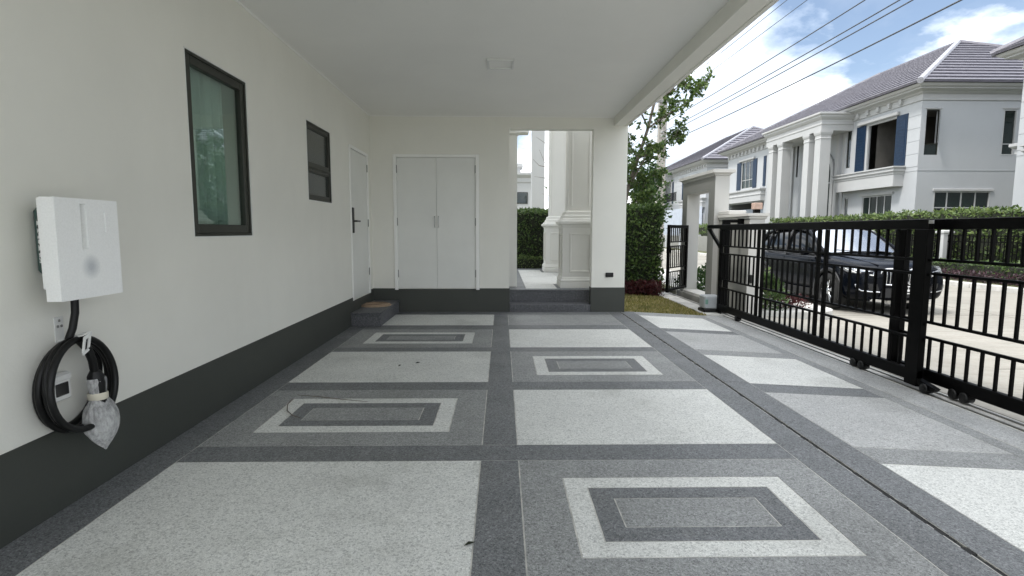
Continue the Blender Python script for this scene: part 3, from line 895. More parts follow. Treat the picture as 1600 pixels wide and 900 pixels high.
# the coiled cable and its wrapped plug
cb = thing('charging_cable', (-1.99, 2.54, .6), 'black charging cable looped in a coil on the wall hook', 'cable')
pts = [(-1.965, 2.545, 1.09), (-1.965, 2.545, 1.00), (-1.965, 2.540, .92), (-1.972, 2.527, .85), (-1.985, 2.515, .80)]
mb = MB(); mb.tube(pts, .0165, 10); mb.build('lead', M['rubber'], cb)
for k, (ry, rz, cy, cz, xx) in enumerate(((.188, .200, 2.560, .585, -2.030), (.192, .212, 2.553, .580, -2.000), (.186, .208, 2.545, .588, -1.968), (.198, .204, 2.527, .590, -1.936))):
    n = 44; ps = []
    for i in range(n + 1):
        a = math.pi / 2 + 2 * math.pi * i / n
        w = 1 + .022 * math.sin(2 * a + 1.7 * k) + .012 * math.sin(3 * a + k)
        ps.append((xx + .012 * math.sin(a * 1 + k), cy + ry * w * math.cos(a), cz + rz * w * math.sin(a)))
    MB().tube(ps, .0150, 10, caps=False).build('loop', M['rubber'], cb)
MB().tube([(-1.935, 2.515, .795), (-1.925, 2.545, .75), (-1.93, 2.575, .69), (-1.935, 2.592, .62)], .0185, 10).build('tail', M['rubber'], cb)
pg = MB().tube([(-1.935, 2.594, .635), (-1.935, 2.594, .61), (-1.933, 2.596, .57), (-1.93, 2.597, .53), (-1.925, 2.597, .44), (-1.92, 2.597, .40)], [.022, .034, .036, .030, .033, .030], 14).build('plug', M['rubber'], cb)
# plastic bag over the plug, tied with tape
vs, fs = [], []
prof0 = [(.60, .040), (.585, .043), (.56, .041), (.535, .038), (.515, .036), (.495, .040), (.46, .062), (.42, .076), (.385, .080), (.35, .074), (.31, .056), (.275, .030), (.255, .012), (.242, .002)]
prof = []
for i in range(len(prof0) - 1):
    for q in range(4): prof.append(tuple(prof0[i][k] + (prof0[i + 1][k] - prof0[i][k]) * q / 4 for k in (0, 1)))
prof.append(prof0[-1])
nn = 56
for i, (z, r) in enumerate(prof):
    lo_ = max(0.0, min(1.0, (.50 - z) / .06))
    for k in range(nn):
        a = 2 * math.pi * k / nn
        w = 1 + lo_ * (.05 * math.sin(3 * a + z * 22) + .025 * math.sin(7 * a - z * 40) + .018 * math.sin(16 * a + z * 30)) + .02 * math.sin(11 * a + z * 30)
        vs.append((-1.935 + .01 * (1 - z / .6) + r * .8 * w * math.cos(a), 2.598 + .02 * (.6 - z) / .36 + r * 1.12 * w * math.sin(a), z + lo_ * .006 * math.sin(4 * a)))
for i in range(len(prof) - 1):
    for k in range(nn):
        k2 = (k + 1) % nn
        fs.append((i * nn + k, i * nn + k2, (i + 1) * nn + k2, (i + 1) * nn + k))
bg = thing('plastic_bag', (-1.93, 2.60, .4), 'clear crumpled plastic bag tied over the cable plug', 'bag')
MB().add(vs, fs, True).build('bag_skin', M['bag'], bg)
MB().lathe([(.039, .495), (.042, .500), (.042, .524), (.039, .529)], -1.935, 2.600, n=20).build('tape', M['straw'] if False else plain('cream_tape', (.62, .58, .47), .5), bg)
# little weatherproof socket inside the coil
o = thing('socket_box', (XW, 2.455, .595), 'small white socket box with smoked cover inside the cable coil', 'socket')
box('housing', M['white'], o, XW + .001, XW + .045, 2.430, 2.545, .520, .648, .008)
box('smoked_cover', M['smoke'], o, XW + .040, XW + .049, 2.450, 2.524, .545, .604, .003)
box('top_flap', M['white'], o, XW + .040, XW + .052, 2.436, 2.540, .614, .642, .004)

# ================================================================== ENTRANCE PORCH
TZ = 0.33
terr = box('terrace', M['granite'], None, -1.9, 1.95, 9.105, 14.2, -.15, TZ - .02); terr['kind'] = 'structure'
box('porch_step', M['granite'], terr, OP[0] + .008, 1.9, YB + .01, 9.103, -.1, .118, .004)
box('terrace_border', M['dark'], terr, -1.9, .405, 9.09, 14.2, TZ - .019, TZ, .003)
box('terrace_border', M['dark'], terr, .409, 1.95, 9.09, 9.245, TZ - .019, TZ, .003)
box('terrace_border', M['dark'], terr, .409, 1.95, 13.66, 14.2, TZ - .019, TZ, .003)
for k in range(4):
    for (a_, b_) in ((.409, 1.177), (1.181, 1.95)):
        box('terrace_tile', M['light'], terr, a_, b_, 9.249 + k * 1.1025, 9.249 + (k + 1) * 1.1025 - .004, TZ - .019, TZ, .002)
for cy_ in (9.635, 13.255): box('column_footing', M['dark'], terr, .94, 1.73, cy_ - .385, cy_ + .385, TZ + .001, TZ + .004)
pc = thing('entrance_porch', (1.3, 11.4, TZ), 'white entrance porch of tall square columns on panelled pedestals beyond the wall opening', 'porch')
def column(cx, cy):
    prof = [(.335, TZ), (.335, TZ + .085), (.325, TZ + .10), (.335, TZ + .115), (.335, TZ + .135), (.315, TZ + .165), (.318, TZ + .175), (.303, TZ + .19)]
    prof += [(.303, 1.36), (.315, 1.375), (.318, 1.395), (.345, 1.42), (.362, 1.425), (.362, 1.462), (.330, 1.475), (.318, 1.50), (.290, 1.515), (.282, 1.56), (.258, 1.575), (.250, 1.625), (.222, 1.645)]
    p = MB().sq_ring(cx, cy, prof).build('pedestal', M['porch'], pc)
    h, z0, z1 = .155, .63, 1.235
    for (ax, sg) in (('y', -1), ('x', -1), ('x', 1)):
        mb = MB()
        d = .303
        for (a, b, c, e) in ((-h - .03, -h, z0 - .03, z1 + .03), (h, h + .03, z0 - .03, z1 + .03), (-h, h, z0 - .03, z0), (-h, h, z1, z1 + .03)):
            if ax == 'y': mb.box(cx + a, cx + b, cy + sg * d, cy + sg * (d + .018), c, e, .005)
            else: mb.box(cx + sg * d, cx + sg * (d + .018), cy + a, cy + b, c, e, .005)
        mb.build('panel_moulding', M['porch'], p)
    s = MB().sq_ring(cx, cy, [(.207, 1.645), (.205, 5.2)]).build('shaft', M['porch'], pc)
    mb = MB()
    for sx in (-1, 1): mb.box(cx + sx * .150 - .014, cx + sx * .150 + .014, cy - .216, cy - .2055, 1.72, 5.1, .003)
    mb.build('flute_strip', M['porch'], s)
    MB().sq_ring(cx, cy, [(.215, 5.2), (.24, 5.26), (.24, 5.32), (.28, 5.40), (.28, 5.46)]).build('capital', M['porch'], pc)
column(1.335, 9.635); column(1.335, 13.255)
MB().rect_ring(1.05, 1.62, 9.35, 13.54, [(0, 5.465), (0, 5.9), (.06, 5.92), (.06, 6.02), (.18, 6.12), (.18, 6.2)]).build('entablature', M['porch'], pc)
MB().rect_ring(-1.9, .10, 9.55, 13.6, [(0, .332), (0, 6.2)]).build('house_wall', M['porch'], pc)
pl = MB().rect_ring(.104, .262, 9.56, 9.76, [(0, .332), (0, 2.92), (.012, 2.935), (.030, 2.95), (.030, 3.05), (0, 3.06), (0, 5.46)]).build('pilaster', M['porch'], pc)
box('canopy', M['porch'], pc, .104, .62, 12.9, 13.3, 3.55, 3.78, .01)

# ================================================================== GATES
def zband(mb, x, t, y0, y1, z0, z1, c=.003): mb.box(x - t / 2, x + t / 2, y0, y1, z0, z1, c)
def sliding_leaf(x, stiles, bars, y0, y1, zb, label, wheels, nose=False):
    t = thing('sliding_gate', (x, (y0 + y1) / 2, -.1), label, 'gate', 'leaves of the black sliding gate')
    zband(mb := MB(), x, .045, y0, y1, 1.322, 1.412, .006); mb.build('top_rail', M['black'], t)
    zband(mb := MB(), x, .055, y0, y1, zb, zb + .105, .005); mb.build('bottom_rail', M['black'], t)
    for z in (1.046, .922, .490, .352):
        zband(mb := MB(), x, .026, y0, y1, z - .001, z + .023, .002); mb.build('rail', M['black'], t)
    for (a, w, th, zz0) in stiles:
        zband(mb := MB(), x, th, a - w / 2, a + w / 2, zz0, 1.3215, .004); mb.build('stile', M['black'], t)
    proto = {}
    for key, (a, b) in dict(u=(1.069, 1.322), m=(.513, .921), l=(zb + .105, .351)).items():
        for y in bars:
            if key not in proto:
                mb = MB().box(-.0100, .0100, -.0105, .0105, a, b)
                me = bpy.data.meshes.new('bar'); me.from_pydata([(p[0], p[1], p[2] + .1) for p in mb.v], [], mb.f); me.materials.append(M['black'])
                proto[key] = me
            o = link('bar', proto[key], t); o.location = (0, y - (y0 + y1) / 2, 0)
    for y in wheels:
        w = MB().box(x - .03, x + .03, y - .045, y + .045, -.05, zb + .012).build('wheel_bracket', M['black'], t)
        MB().lathe([(0, -.020), (.036, -.020), (.043, -.012), (.043, .012), (.036, .020), (0, .020)], y, -.048, 'x', 18, cz=-.048).v
        mb = MB(); vs = []
        mb.lathe([(0, -.042), (.036, -.042), (.043, -.034), (.043, .034), (.036, .042), (0, .042)], x, y, 'x', 18, cz=-.046)
        mb.build('wheel', M['rubber'], t)
    return t
bl = [9.04, 8.905, 8.765, 8.61, 8.47, 8.335, 8.20, 8.07, 7.93, 7.52, 7.38, 7.245, 7.11, 6.975, 6.85, 6.71, 6.565, 6.42, 5.99, 5.85, 5.71, 5.575, 5.445, 5.31, 5.18, 5.04, 4.915]
lf = sliding_leaf(3.67, [(9.14, .075, .05, -.07), (7.80, .04, .04, .085), (7.66, .04, .04, .085), (6.30, .04, .04, .085), (6.15, .04, .04, .085), (4.725, .150, .06, -.055)], bl, 4.65, 9.18, -.018,
    'farther leaf of the black sliding gate, ending at the grey motor box', [8.38, 5.52, 5.395, 4.56], True)
MB().box(3.652, 3.688, 9.18, 9.77, 1.345, 1.412, .004).build('nose_bar', M['black'], lf)
MB().prism([(3.655, 9.77, 1.343), (3.655, 9.70, 1.30), (3.655, 9.18, 1.00), (3.655, 9.18, 1.07), (3.655, 9.64, 1.343)], (.03, 0, 0)).build('nose_brace', M['black'], lf)
MB().prism([(3.655, 9.45, -.05), (3.655, 9.18, -.05), (3.655, 9.18, .20)], (.03, 0, 0)).build('nose_gusset', M['black'], lf)
mb = MB(); mb.prism([(3.645, 4.65, -.02), (3.645, 4.65, .02), (3.645, 4.44, -.02), (3.645, 4.47, -.05), (3.645, 4.60, -.05)], (.05, 0, 0)); mb.build('end_stop', M['black'], lf)
MB().box(3.640, 3.648, 4.60, 4.65, 1.37, 1.40).build('catch_plate', M['steel'], lf)
br = [4.98, 4.85, 4.718, 4.584, 4.450, 4.317, 4.183, 4.05, 3.92] + [3.52 - .134 * k for k in range(9)] + [2.04 - .134 * k for k in range(8)]
sliding_leaf(3.79, [(5.137, .135, .06, -.02), (3.79, .04, .04, .085), (3.655, .04, .04, .085), (2.31, .04, .04, .085), (2.175, .04, .04, .085), (.90, .12, .06, -.02)], br, .84, 5.205, -.022,
    'leaf of the black sliding gate running on the outer rail toward the street edge', [4.80, 4.40, 4.29, 1.5])

# motor of the gate
o = thing('gate_motor', (3.575, 9.31, -.095), 'grey gate motor box on a black foot at the end of the sliding gate', 'motor')
box('foot', M['rubber'], o, 3.425, 3.735, 9.16, 9.46, -.10, -.015, .012)
box('cover', M['motor'], o, 3.438, 3.712, 9.175, 9.44, -.013, .212, .022)
box('label_sticker', plain('green_sticker', (.16, .30, .24), .5), o, 3.452, 3.50, 9.1735, 9.1755, .07, .15)
# guide post with roller arm
o = thing('gate_guide_post', (3.77, 9.30, -.1), 'slim black guide post whose roller arm reaches the white gate wall', 'post')
box('post', M['black'], o, 3.790, 3.868, 9.275, 9.335, -.11, 1.495, .004)
box('arm', M['black'], o, 3.868, 4.010, 9.285, 9.325, 1.447, 1.495, .003)
box('roller_block', M['black'], o, 4.006, 4.098, 9.265, 9.345, 1.405, 1.515, .006)
box('guide_plate', M['black'], o, 3.745, 3.790, 9.27, 9.34, 1.06, 1.494, .004)

# wall at the end of the gate
gw = thing('gate_wall', (4.23, 9.7, -.15), 'low white wall end with moulded coping and shade painted grey on its inner face beside the gate', 'wall')
box('wall_body', M['cream'], gw, 4.10, 4.36, 9.072, 10.357, -.45, 1.50, .006)
box('painted_shade_face', M['grey_and_shade'], gw, 4.094, 4.101, 9.078, 10.357, -.45, 1.498)  # shade of the inner face, painted on as a grey panel
MB().rect_ring(4.10, 4.36, 9.072, 10.357 - .05, [(0, 1.502), (.020, 1.515), (.020, 1.545), (.045, 1.555), (.045, 1.600)]).build('coping', M['cream'], gw)
box('raised_block', M['cream'], gw, 4.07, 4.39, 9.86, 10.34, 1.601, 1.675, .012)
box('latch_keeper', M['blackmetal'], gw, 4.14, 4.19, 9.035, 9.071, .44, .58, .004)
o = thing('pillar_lamp', (4.265, 9.2, 1.60), 'brown wrapped lamp on a black base on top of the gate wall', 'lamp')
box('lamp_base', M['black'], o, 4.22, 4.31, 9.15, 9.25, 1.602, 1.665, .006)
MB().lathe([(0, .07), (.035, .07), (.035, .0), (.0, .0)], 4.265, 9.2, n=12, cz=1.60).build('neck', M['black'], o)
box('wrapping', M['card'], o, 4.20, 4.335, 9.135, 9.27, 1.668, 1.775, .008)

# garden portal
po = thing('garden_portal', (4.13, 11.28, -.15), 'white portal frame with shade painted grey on its yard side and moulded cornice over the small garden gate', 'portal')
for (a, b) in ((10.36, 10.66), (11.90, 12.20)):
    l = box('leg', M['cream'], po, 4.0, 4.27, a, b, -.45, 2.335, .004)
    box('painted_shade_face', M['grey_and_shade'], l, 3.994, 4.001, a + .004, b - .004, -.45, 2.33)  # yard-side shade put into the colour as thin grey panels
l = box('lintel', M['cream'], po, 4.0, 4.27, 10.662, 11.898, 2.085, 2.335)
box('painted_shade_face', M['grey_and_shade'], l, 3.994, 4.001, 10.658, 11.902, 2.086, 2.33)
MB().rect_ring(4.0, 4.27, 10.36, 12.20, [(0, 2.337), (.015, 2.345), (.015, 2.362), (.05, 2.385), (.075, 2.39), (.075, 2.45), (0, 2.46)]).build('cornice', M['cream'], po)
box('sill', M['cream'], po, 3.97, 4.30, 10.64, 11.92, -.3, .035, .006)
box('sill_front', M['grey_and_shade'], po, 3.93, 3.969, 10.4, 12.2, -.3, -.005, .006)

# open pedestrian gate
HX, HY = 4.02, 11.885
ang = math.atan2(11.0 - HY, 3.335 - HX)
LW = math.hypot(3.335 - HX, 11.0 - HY)
pg_ = thing('garden_gate', (HX, HY, -.05), 'small black barred gate standing open on the garden portal', 'gate')
def hinge(mb, name, par=None):
    ca, sa = math.cos(ang), math.sin(ang)
    mb.v = [(HX + x * ca - y * sa, HY + x * sa + y * ca, z) for x, y, z in mb.v]
    return mb.build(name, M['black'], par or pg_)
hinge(MB().box(0, .07, -.025, .025, .08, 1.43, .004), 'stile'); hinge(MB().box(LW - .07, LW, -.025, .025, .06, 1.43, .004), 'stile')
hinge(MB().box(.07, LW - .07, -.022, .022, 1.365, 1.428, .004), 'top_rail'); hinge(MB().box(.07, LW - .07, -.022, .022, .08, .135, .004), 'bottom_rail')
for z in (1.07, .985, .545, .46): hinge(MB().box(.07, LW - .07, -.012, .012, z, z + .022, .002), 'rail')
n = 8
for k in range(n):
    x = .07 + (LW - .14) * (k + 1) / (n + 1)
    for (a, b) in ((1.092, 1.365), (.567, .985), (.135, .46)): hinge(MB().box(x - .010, x + .010, -.009, .009, a, b), 'bar')
lk = hinge(MB().box(LW - .085, LW - .01, -.034, .034, .86, .98, .004), 'lock')
hinge(MB().tube([(LW - .05, .034, .93), (LW - .05, .07, .93), (LW - .15, .075, .93)], .009, 6), 'lever', lk)

# ================================================================== PLANTING IN THE YARD
hedge('clipped_hedge', 1.85, 3.44, 11.72, 12.7, -.06, 1.83, 14000, .072, M['hedge'], 'tall dense clipped hedge block behind the red plants beside the pillar', 'hedges', amp=.05)
hedge('clipped_hedge', .30, 1.75, 14.4, 15.2, -.06, 1.84, 7500, .068, M['hedge'], 'tall clipped hedge closing the view past the porch columns', 'hedges', amp=.05)
hedge('border_hedge', .35, 1.9, 14.22, 14.42, -.06, .62, 1800, .05, M['hedgetop'], 'low pale green border plants along the foot of the porch hedge', None, 'plant', amp=.03)
# red edging plants: two rows of small plants read as one bed
t = thing('red_plants', (2.65, 11.55, -.06), 'bed of dark red edging plants at the foot of the tall hedge by the pillar', 'plant')
n = 2600
P = np.stack([1.9 + 1.5 * nr.rand(n), 11.38 + .34 * nr.rand(n), -.07 + .30 * nr.rand(n) ** .9], 1)
s = .07 * (.6 + .7 * nr.rand(n))
leaf_cloud('foliage', P, nr.normal(size=(n, 3)) * .6 + np.array([0, -.4, .6]), s, s * .4, M['redleaf'], t)
# grass
n = 15000
gx = 1.99 + 1.37 * nr.rand(n); gy = 8.87 + 2.7 * nr.rand(n)
P = np.stack([gx, gy, -.053 * np.maximum(gx - XD, 0) - .014], 1)
s = .038 * (.5 + 1.1 * nr.rand(n))
g = leaf_cloud('grass', P, nr.normal(size=(n, 3)) * .7 + np.array([0, 0, .8]), s, s * .22, M['grass'], None)
tag(g, 'short dry yellow green grass between the pillar and the garden edging', 'grass')

def branch_tree(name, base, trunk, limbs, leafn, L, label, cat='tree', group=None, leafmat='leaf', thick=.055, spread=.28):
    """trunk polyline, limbs = [(trunk index, [points])]; leaves gather round twigs grown on the limbs"""
    t = thing(name, base, label, cat, group)
    MB().tube(trunk, [thick * (1 - .55 * i / max(1, len(trunk) - 1)) for i in range(len(trunk))], 9).build('trunk', M['bark'], t)
    tips = []
    for pts in limbs:
        n = len(pts)
        MB().tube(pts, [thick * .42 * (1 - .75 * i / (n - 1)) for i in range(n)], 6).build('limb', M['bark'], t)
        for i in range(n - 1):
            a, b = Vector(pts[i]), Vector(pts[i + 1])
            for k in range(5):
                if i == 0 and k < 2: continue
                tips.append(a.lerp(b, (k + .5) / 5))
        tips.append(Vector(pts[-1]))
    mb = MB(); ends = []
    for p in tips:
        for k in range(3):
            d = Vector((rnd.gauss(0, 1), rnd.gauss(0, 1), rnd.gauss(.25, .8))).normalized() * spread * (.5 + rnd.random())
            mb.tube([p, p + d * .5 + Vector((0, 0, .02)), p + d], [.006, .0045, .003], 4, caps=False); ends += [(p, d)]
    tw = mb.build('twig', M['bark'], t); tw['kind'] = 'stuff'
    idx = nr.randint(0, len(ends), leafn); f = .35 + .75 * nr.rand(leafn)
    P0 = np.array([tuple(e[0]) for e in ends]); D0 = np.array([tuple(e[1]) for e in ends])
    P = P0[idx] + D0[idx] * f[:, None] + nr.normal(size=(leafn, 3)) * .025
    D = D0[idx] / spread * .6 + nr.normal(size=(leafn, 3)) * .7 + np.array([0, 0, -.15])
    s = L * (.6 + .7 * nr.rand(leafn))
    leaf_cloud('crown', P, D, s, s * .62, M[leafmat], t)
    return t
rnd.seed(21)
branch_tree('garden_tree', (2.75, 13.1, -.1),
    [(2.75, 13.1, -.1), (2.80, 13.1, 1.2), (2.98, 13.1, 2.3), (3.20, 13.1, 3.0), (3.42, 13.1, 3.7), (3.60, 13.1, 4.5), (3.75, 13.1, 5.6)],
    [[(3.42, 13.1, 3.7), (3.85, 13.0, 4.0), (4.25, 12.9, 4.25), (4.75, 12.9, 4.75)],
     [(3.20, 13.1, 3.0), (3.60, 13.2, 3.2), (4.05, 13.2, 3.45), (4.20, 13.2, 3.75)],
     [(3.55, 13.1, 4.3), (3.95, 13.1, 4.55), (4.3, 13.0, 4.75)],
     [(3.60, 13.1, 4.5), (4.0, 13.2, 5.0), (4.4, 13.2, 5.5)],
     [(2.98, 13.1, 2.3), (3.35, 13.1, 2.5), (3.75, 13.2, 2.65)],
     [(2.98, 13.1, 2.3), (2.65, 13.0, 2.8), (2.4, 13.0, 3.4)],
     [(3.20, 13.1, 3.0), (2.9, 13.2, 3.5), (2.7, 13.3, 4.2)],
     [(3.42, 13.1, 3.7), (3.1, 12.9, 4.2), (2.9, 12.8, 4.8)],
     [(3.60, 13.1, 4.5), (3.4, 13.3, 5.2), (3.3, 13.3, 5.9)],
     [(2.98, 13.1, 2.3), (3.25, 12.8, 2.9), (3.3, 12.6, 3.3)],
     [(2.80, 13.1, 1.5), (3.15, 13.0, 2.0), (3.55, 13.0, 2.15)]],
    6800, .084, 'slender leaning garden tree with broad green leaves rising above the hedge', spread=.21)
# rounded bushes behind the hedge
def bush(name, cx, cy, cz, rx, ry, rz, n, L, mat, label, group=None, trunk=True, cat='bush'):
    t = thing(name, (cx, cy, -.1), label, cat, group)
    mb = MB()
    for k in range(6):
        a = k * 1.05
        mb.tube([(cx + .1 * math.cos(a), cy + .1 * math.sin(a), -.1), (cx + rx * .35 * math.cos(a), cy + ry * .35 * math.sin(a), cz), (cx + rx * .7 * math.cos(a), cy + ry * .7 * math.sin(a), cz + rz * .5)], [.05, .035, .012], 6)
    mb.build('stem', M['bark'], t)
    nc = 46
    C = nr.normal(size=(nc, 3)); C /= np.linalg.norm(C, axis=1, keepdims=True); C *= (.45 + .5 * nr.rand(nc, 1))
    k = nr.randint(0, nc, n)
    P = C[k] + nr.normal(size=(n, 3)) * .15
    Dv = P + nr.normal(size=(n, 3)) * .6 + np.array([0, 0, .2])
    P = P * np.array([rx, ry, rz]) + np.array([cx, cy, cz])
    keep = P[:, 2] > -.05
    P, Dv = P[keep], Dv[keep]
    s = L * (.6 + .8 * nr.rand(len(P)))
    leaf_cloud('crown', P, Dv, s, s * .55, M[mat], t)
    return t
bush('garden_bush', 3.55, 15.4, 2.0, .9, .8, 1.5, 6500, .10, 'bush', 'dense green bush between the leaning tree and the electricity pole')
bush('garden_bush', 2.6, 16.6, 2.2, 1.0, .9, 1.6, 5200, .11, 'bush', 'taller dark bush partly behind the white pillar and leaning tree')
# bare young tree seen through the opening
t = thing('bare_tree', (1.9, 18.0, -.1), 'young bare tree whose thin twigs show between the porch columns', 'tree')
MB().tube([(1.9, 18, -.1), (1.85, 18, 1.8), (1.75, 18, 3.0), (1.6, 18, 4.4)], [.05, .04, .03, .012], 7).build('trunk', M['bark'], t)
for pts in ([(1.75, 18, 3.0), (1.45, 18, 3.35), (1.2, 18, 3.9)], [(1.78, 18, 2.8), (1.4, 18, 3.0), (1.05, 18, 3.05)], [(1.68, 18, 3.6), (1.4, 18, 4.1), (1.1, 18, 4.3)], [(1.45, 18, 3.35), (1.2, 18, 3.4), (1.0, 18, 3.6)], [(1.83, 18, 2.2), (1.55, 18, 2.45), (1.3, 18, 2.5)]):
    MB().tube(pts, [.014, .009, .004], 5).build('limb', M['bark'], t)

# shrubs on the island and beyond the portal
clump('island_shrub', 4.80, 9.95, -.11, .45, .38, .62, 1500, .07, M['hedge'], 'dark leafy shrub on the pavement island right behind the gate bars', 'shrub')
clump('pale_shrub', 4.85, 10.75, -.11, .50, .40, .78, 900, .11, M['hedgetop'], 'pale long leaved shrub on the pavement island beside the parked car', 'shrub')
t = thing('red_plants', (5.3, 9.95, -.1), 'patch of dark red plants at the tip of the island shrub', 'plant')
n = 700
P = np.stack([5.05 + .55 * nr.rand(n), 9.75 + .45 * nr.rand(n), -.1 + .22 * nr.rand(n)], 1); s = .06 * (.6 + .7 * nr.rand(n))
leaf_cloud('foliage', P, nr.normal(size=(n, 3)) * .6 + np.array([0, -.3, .6]), s, s * .4, M['redleaf'], t)
clump('portal_shrub', 4.72, 12.0, -.11, .42, .5, .72, 1100, .08, M['bush'], 'green shrub outside the garden portal, seen through its opening', 'shrub')
clump('portal_shrub', 4.70, 13.4, -.11, .40, .6, .45, 800, .08, M['bush'], 'low shrub beyond the open garden gate', 'shrub')

# ================================================================== NEIGHBOUR HOUSES
def house(label, ya, yb, mirror, detail, group='white two storey houses across the street'):
    """two storey villa; ya is the end nearer the carport. mirror flips the plan along y"""
    L0, L1 = 23.8, 44.0
    def Y(y): return (ya + (L1 - y)) if mirror else (ya + (y - L0))
    t = thing('white_house', (18, ya, -.13), label, 'house', group)
    X, D = 17.95, 14.0
    ZB, Z1, Z2, ZE = -.2, 3.95, 6.88, 7.47
    def bx(name, mat, x0, x1, y0, y1, z0, z1, par=None, c=0.0): return box(name, M[mat], par or t, x0, x1, Y(y0), Y(y1), z0, z1, c)
    # openings in the street front (y0,y1,z0,z1)
    op = [(25.25, 27.35, 4.27, 6.47), (28.52, 28.86, 4.58, 6.48), (25.26, 27.36, 1.3, 3.02), (28.47, 28.84, 1.2, 3.06),
          (39.55, 41.5, 4.42, 6.39), (33.55, 33.75, 4.58, 6.48), (29.9, 32.0, 0.0, 5.2), (37.75, 44.0 - .5, -.1, 3.34), (28.47, 28.84, .9, 1.1)]
    op = [(min(Y(a), Y(b)), max(Y(a), Y(b)), c, d) for a, b, c, d in op]
    ylo, yhi = min(Y(L0), Y(L1)), max(Y(L0), Y(L1))
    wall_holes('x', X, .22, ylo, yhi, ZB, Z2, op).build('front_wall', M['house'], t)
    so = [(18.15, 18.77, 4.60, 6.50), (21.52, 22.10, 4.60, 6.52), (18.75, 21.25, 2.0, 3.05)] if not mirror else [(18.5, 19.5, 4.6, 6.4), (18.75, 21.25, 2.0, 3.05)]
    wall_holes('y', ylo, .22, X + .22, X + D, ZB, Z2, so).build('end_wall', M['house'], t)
    # dim rooms behind the openings
    mb = MB()
    mb.add([(X + 3.2, ylo + .3, ZB), (X + 3.2, yhi - .3, ZB), (X + 3.2, yhi - .3, Z2), (X + 3.2, ylo + .3, Z2)], [(0, 1, 2, 3)])
    mb.add([(X + .3, ylo + 3.2, ZB), (X + D - .3, ylo + 3.2, ZB), (X + D - .3, ylo + 3.2, Z2), (X + .3, ylo + 3.2, Z2)], [(0, 1, 2, 3)])
    for z in (Z1 - .1, Z1 + .1, Z2 - .05): mb.add([(X + .23, ylo + .23, z), (X + D, ylo + .23, z), (X + D, yhi - .2, z), (X + .23, yhi - .2, z)], [(0, 1, 2, 3)])
    for y in (Y(29.3), Y(32.6), Y(37.3)): mb.add([(X + .23, y, ZB), (X + 3.2, y, ZB), (X + 3.2, y, Z2), (X + .23, y, Z2)], [(0, 1, 2, 3)])
    mb.build('room_lining', M['room'], t)
    MB().box(X + .222, X + D, yhi - .22, yhi - .001, ZB, Z2 - .002).box(X + D - .2, X + D, ylo + .22, yhi - .22, ZB, Z2).build('rear_wall', M['house'], t)
    # entablature round the house
    MB().rect_ring(X, X + D, ylo, yhi, [(.0, Z2 + .002), (.055, Z2 + .01), (.055, Z2 + .05), (.035, Z2 + .06), (.035, Z2 + .27), (.10, Z2 + .30), (.16, Z2 + .36)]).build('frieze', M['trim'], t)
    MB().rect_ring(X, X + D, ylo, yhi, [(.16, Z2 + .362), (.40, Z2 + .42), (.40, Z2 + .46), (.50, Z2 + .50), (.56, Z2 + .57), (.60, Z2 + .585), (.60, ZE), (.2, ZE)]).build('eaves_cornice', M['trim'], t)
    # dentil blocks along the street front
    pd = None
    for a, b, st in ((24.9, 28.2, .75), (34.9, 43.8, .62)):
        y = a
        while y < b:
            if pd is None:
                o = bx('dentil', 'trim', X - .15, X - .02, y, y + .16, Z2 + .07, Z2 + .30, None, .01); pd = (o, y)
            else:
                o = pd[0].copy(); COL.objects.link(o); o.location = (0, (y - pd[1]) * (-1 if mirror else 1), 0)
            y += st
    # string course, grooved quoin lines
    MB().box(X - .012, X + .005, ylo - .012, yhi, Z1 - .02, Z1 + .03).box(X, X + D, ylo - .012, ylo + .004, Z1 - .02, Z1 + .03).build('string_course', M['house'], t)
    for k in range(5):
        bx('quoin_band', 'house', X - .014, X + .004, 23.80, 24.58, 4.12 + k * .545, 4.12 + k * .545 + .525, None, .006)
    for k in range(5):
        bx('quoin_band', 'house', X - .014, X + .004, 35.0, 37.4, 4.40 + k * .48, 4.40 + k * .48 + .465, None, .006)
    # windows on the street front: frame bars, panes, mullions
    def win(y0, y1, z0, z1, nm, glass='darkglass', dep=.10, frame='trim', zt=None):
        a, b = sorted((Y(y0), Y(y1)))
        f = MB()
        w = .05
        f.box(X + .03, X + dep, a, a + w, z0, z1).box(X + .03, X + dep, b - w, b, z0, z1).box(X + .03, X + dep, a + w, b - w, z0, z0 + w).box(X + .03, X + dep, a + w, b - w, z1 - w, z1)
        f = f.build('window', M[frame], t)
        box('pane', M[glass], f, X + .06, X + .075, a + w, b - w, z0 + w, z1 - w)
        for k in range(nm):
            y = a + (b - a) * (k + 1) / (nm + 1)
            box('mullion', M[frame], f, X + .035, X + .09, y - .02, y + .02, z0 + w, z1 - w)
        if zt: box('transom', M[frame], f, X + .037, X + .088, a + w, b - w, zt - .02, zt + .02)
        return f
    win(28.52, 28.86, 4.58, 6.48, 0, frame='frame', zt=5.1)
    win(25.26, 27.36, 1.3, 3.02, 3, zt=1.95)
    win(28.47, 28.84, 1.2, 3.06, 0, zt=2.0)
    win(39.55, 41.5, 4.42, 6.39, 2, zt=5.05)
    win(33.55, 33.75, 4.58, 6.48, 0, frame='frame')
    win(29.9, 32.0, 0.0, 5.2, 2, frame='frame', zt=2.3)
    # shutters and hood of the large open window
    for (a, b) in ((24.55, 25.23), (27.37, 28.05)):
        s = bx('shutter', 'blue', X - .05, X - .004, a, b, 4.24, 6.50, None, .006)
        for k in range(14 if detail else 0): bx('slat', 'blue', X - .062, X - .048, a + .09, b - .09, 4.42 + k * .142, 4.42 + k * .142 + .11, s)
    for (a, b) in ((38.95, 39.53), (41.52, 42.2), (37.6, 37.95), (34.45, 34.8)):
        bx('shutter', 'blue', X - .05, X - .004, a, b, 4.40 if a > 36 else 4.16, 6.42, None, .006)
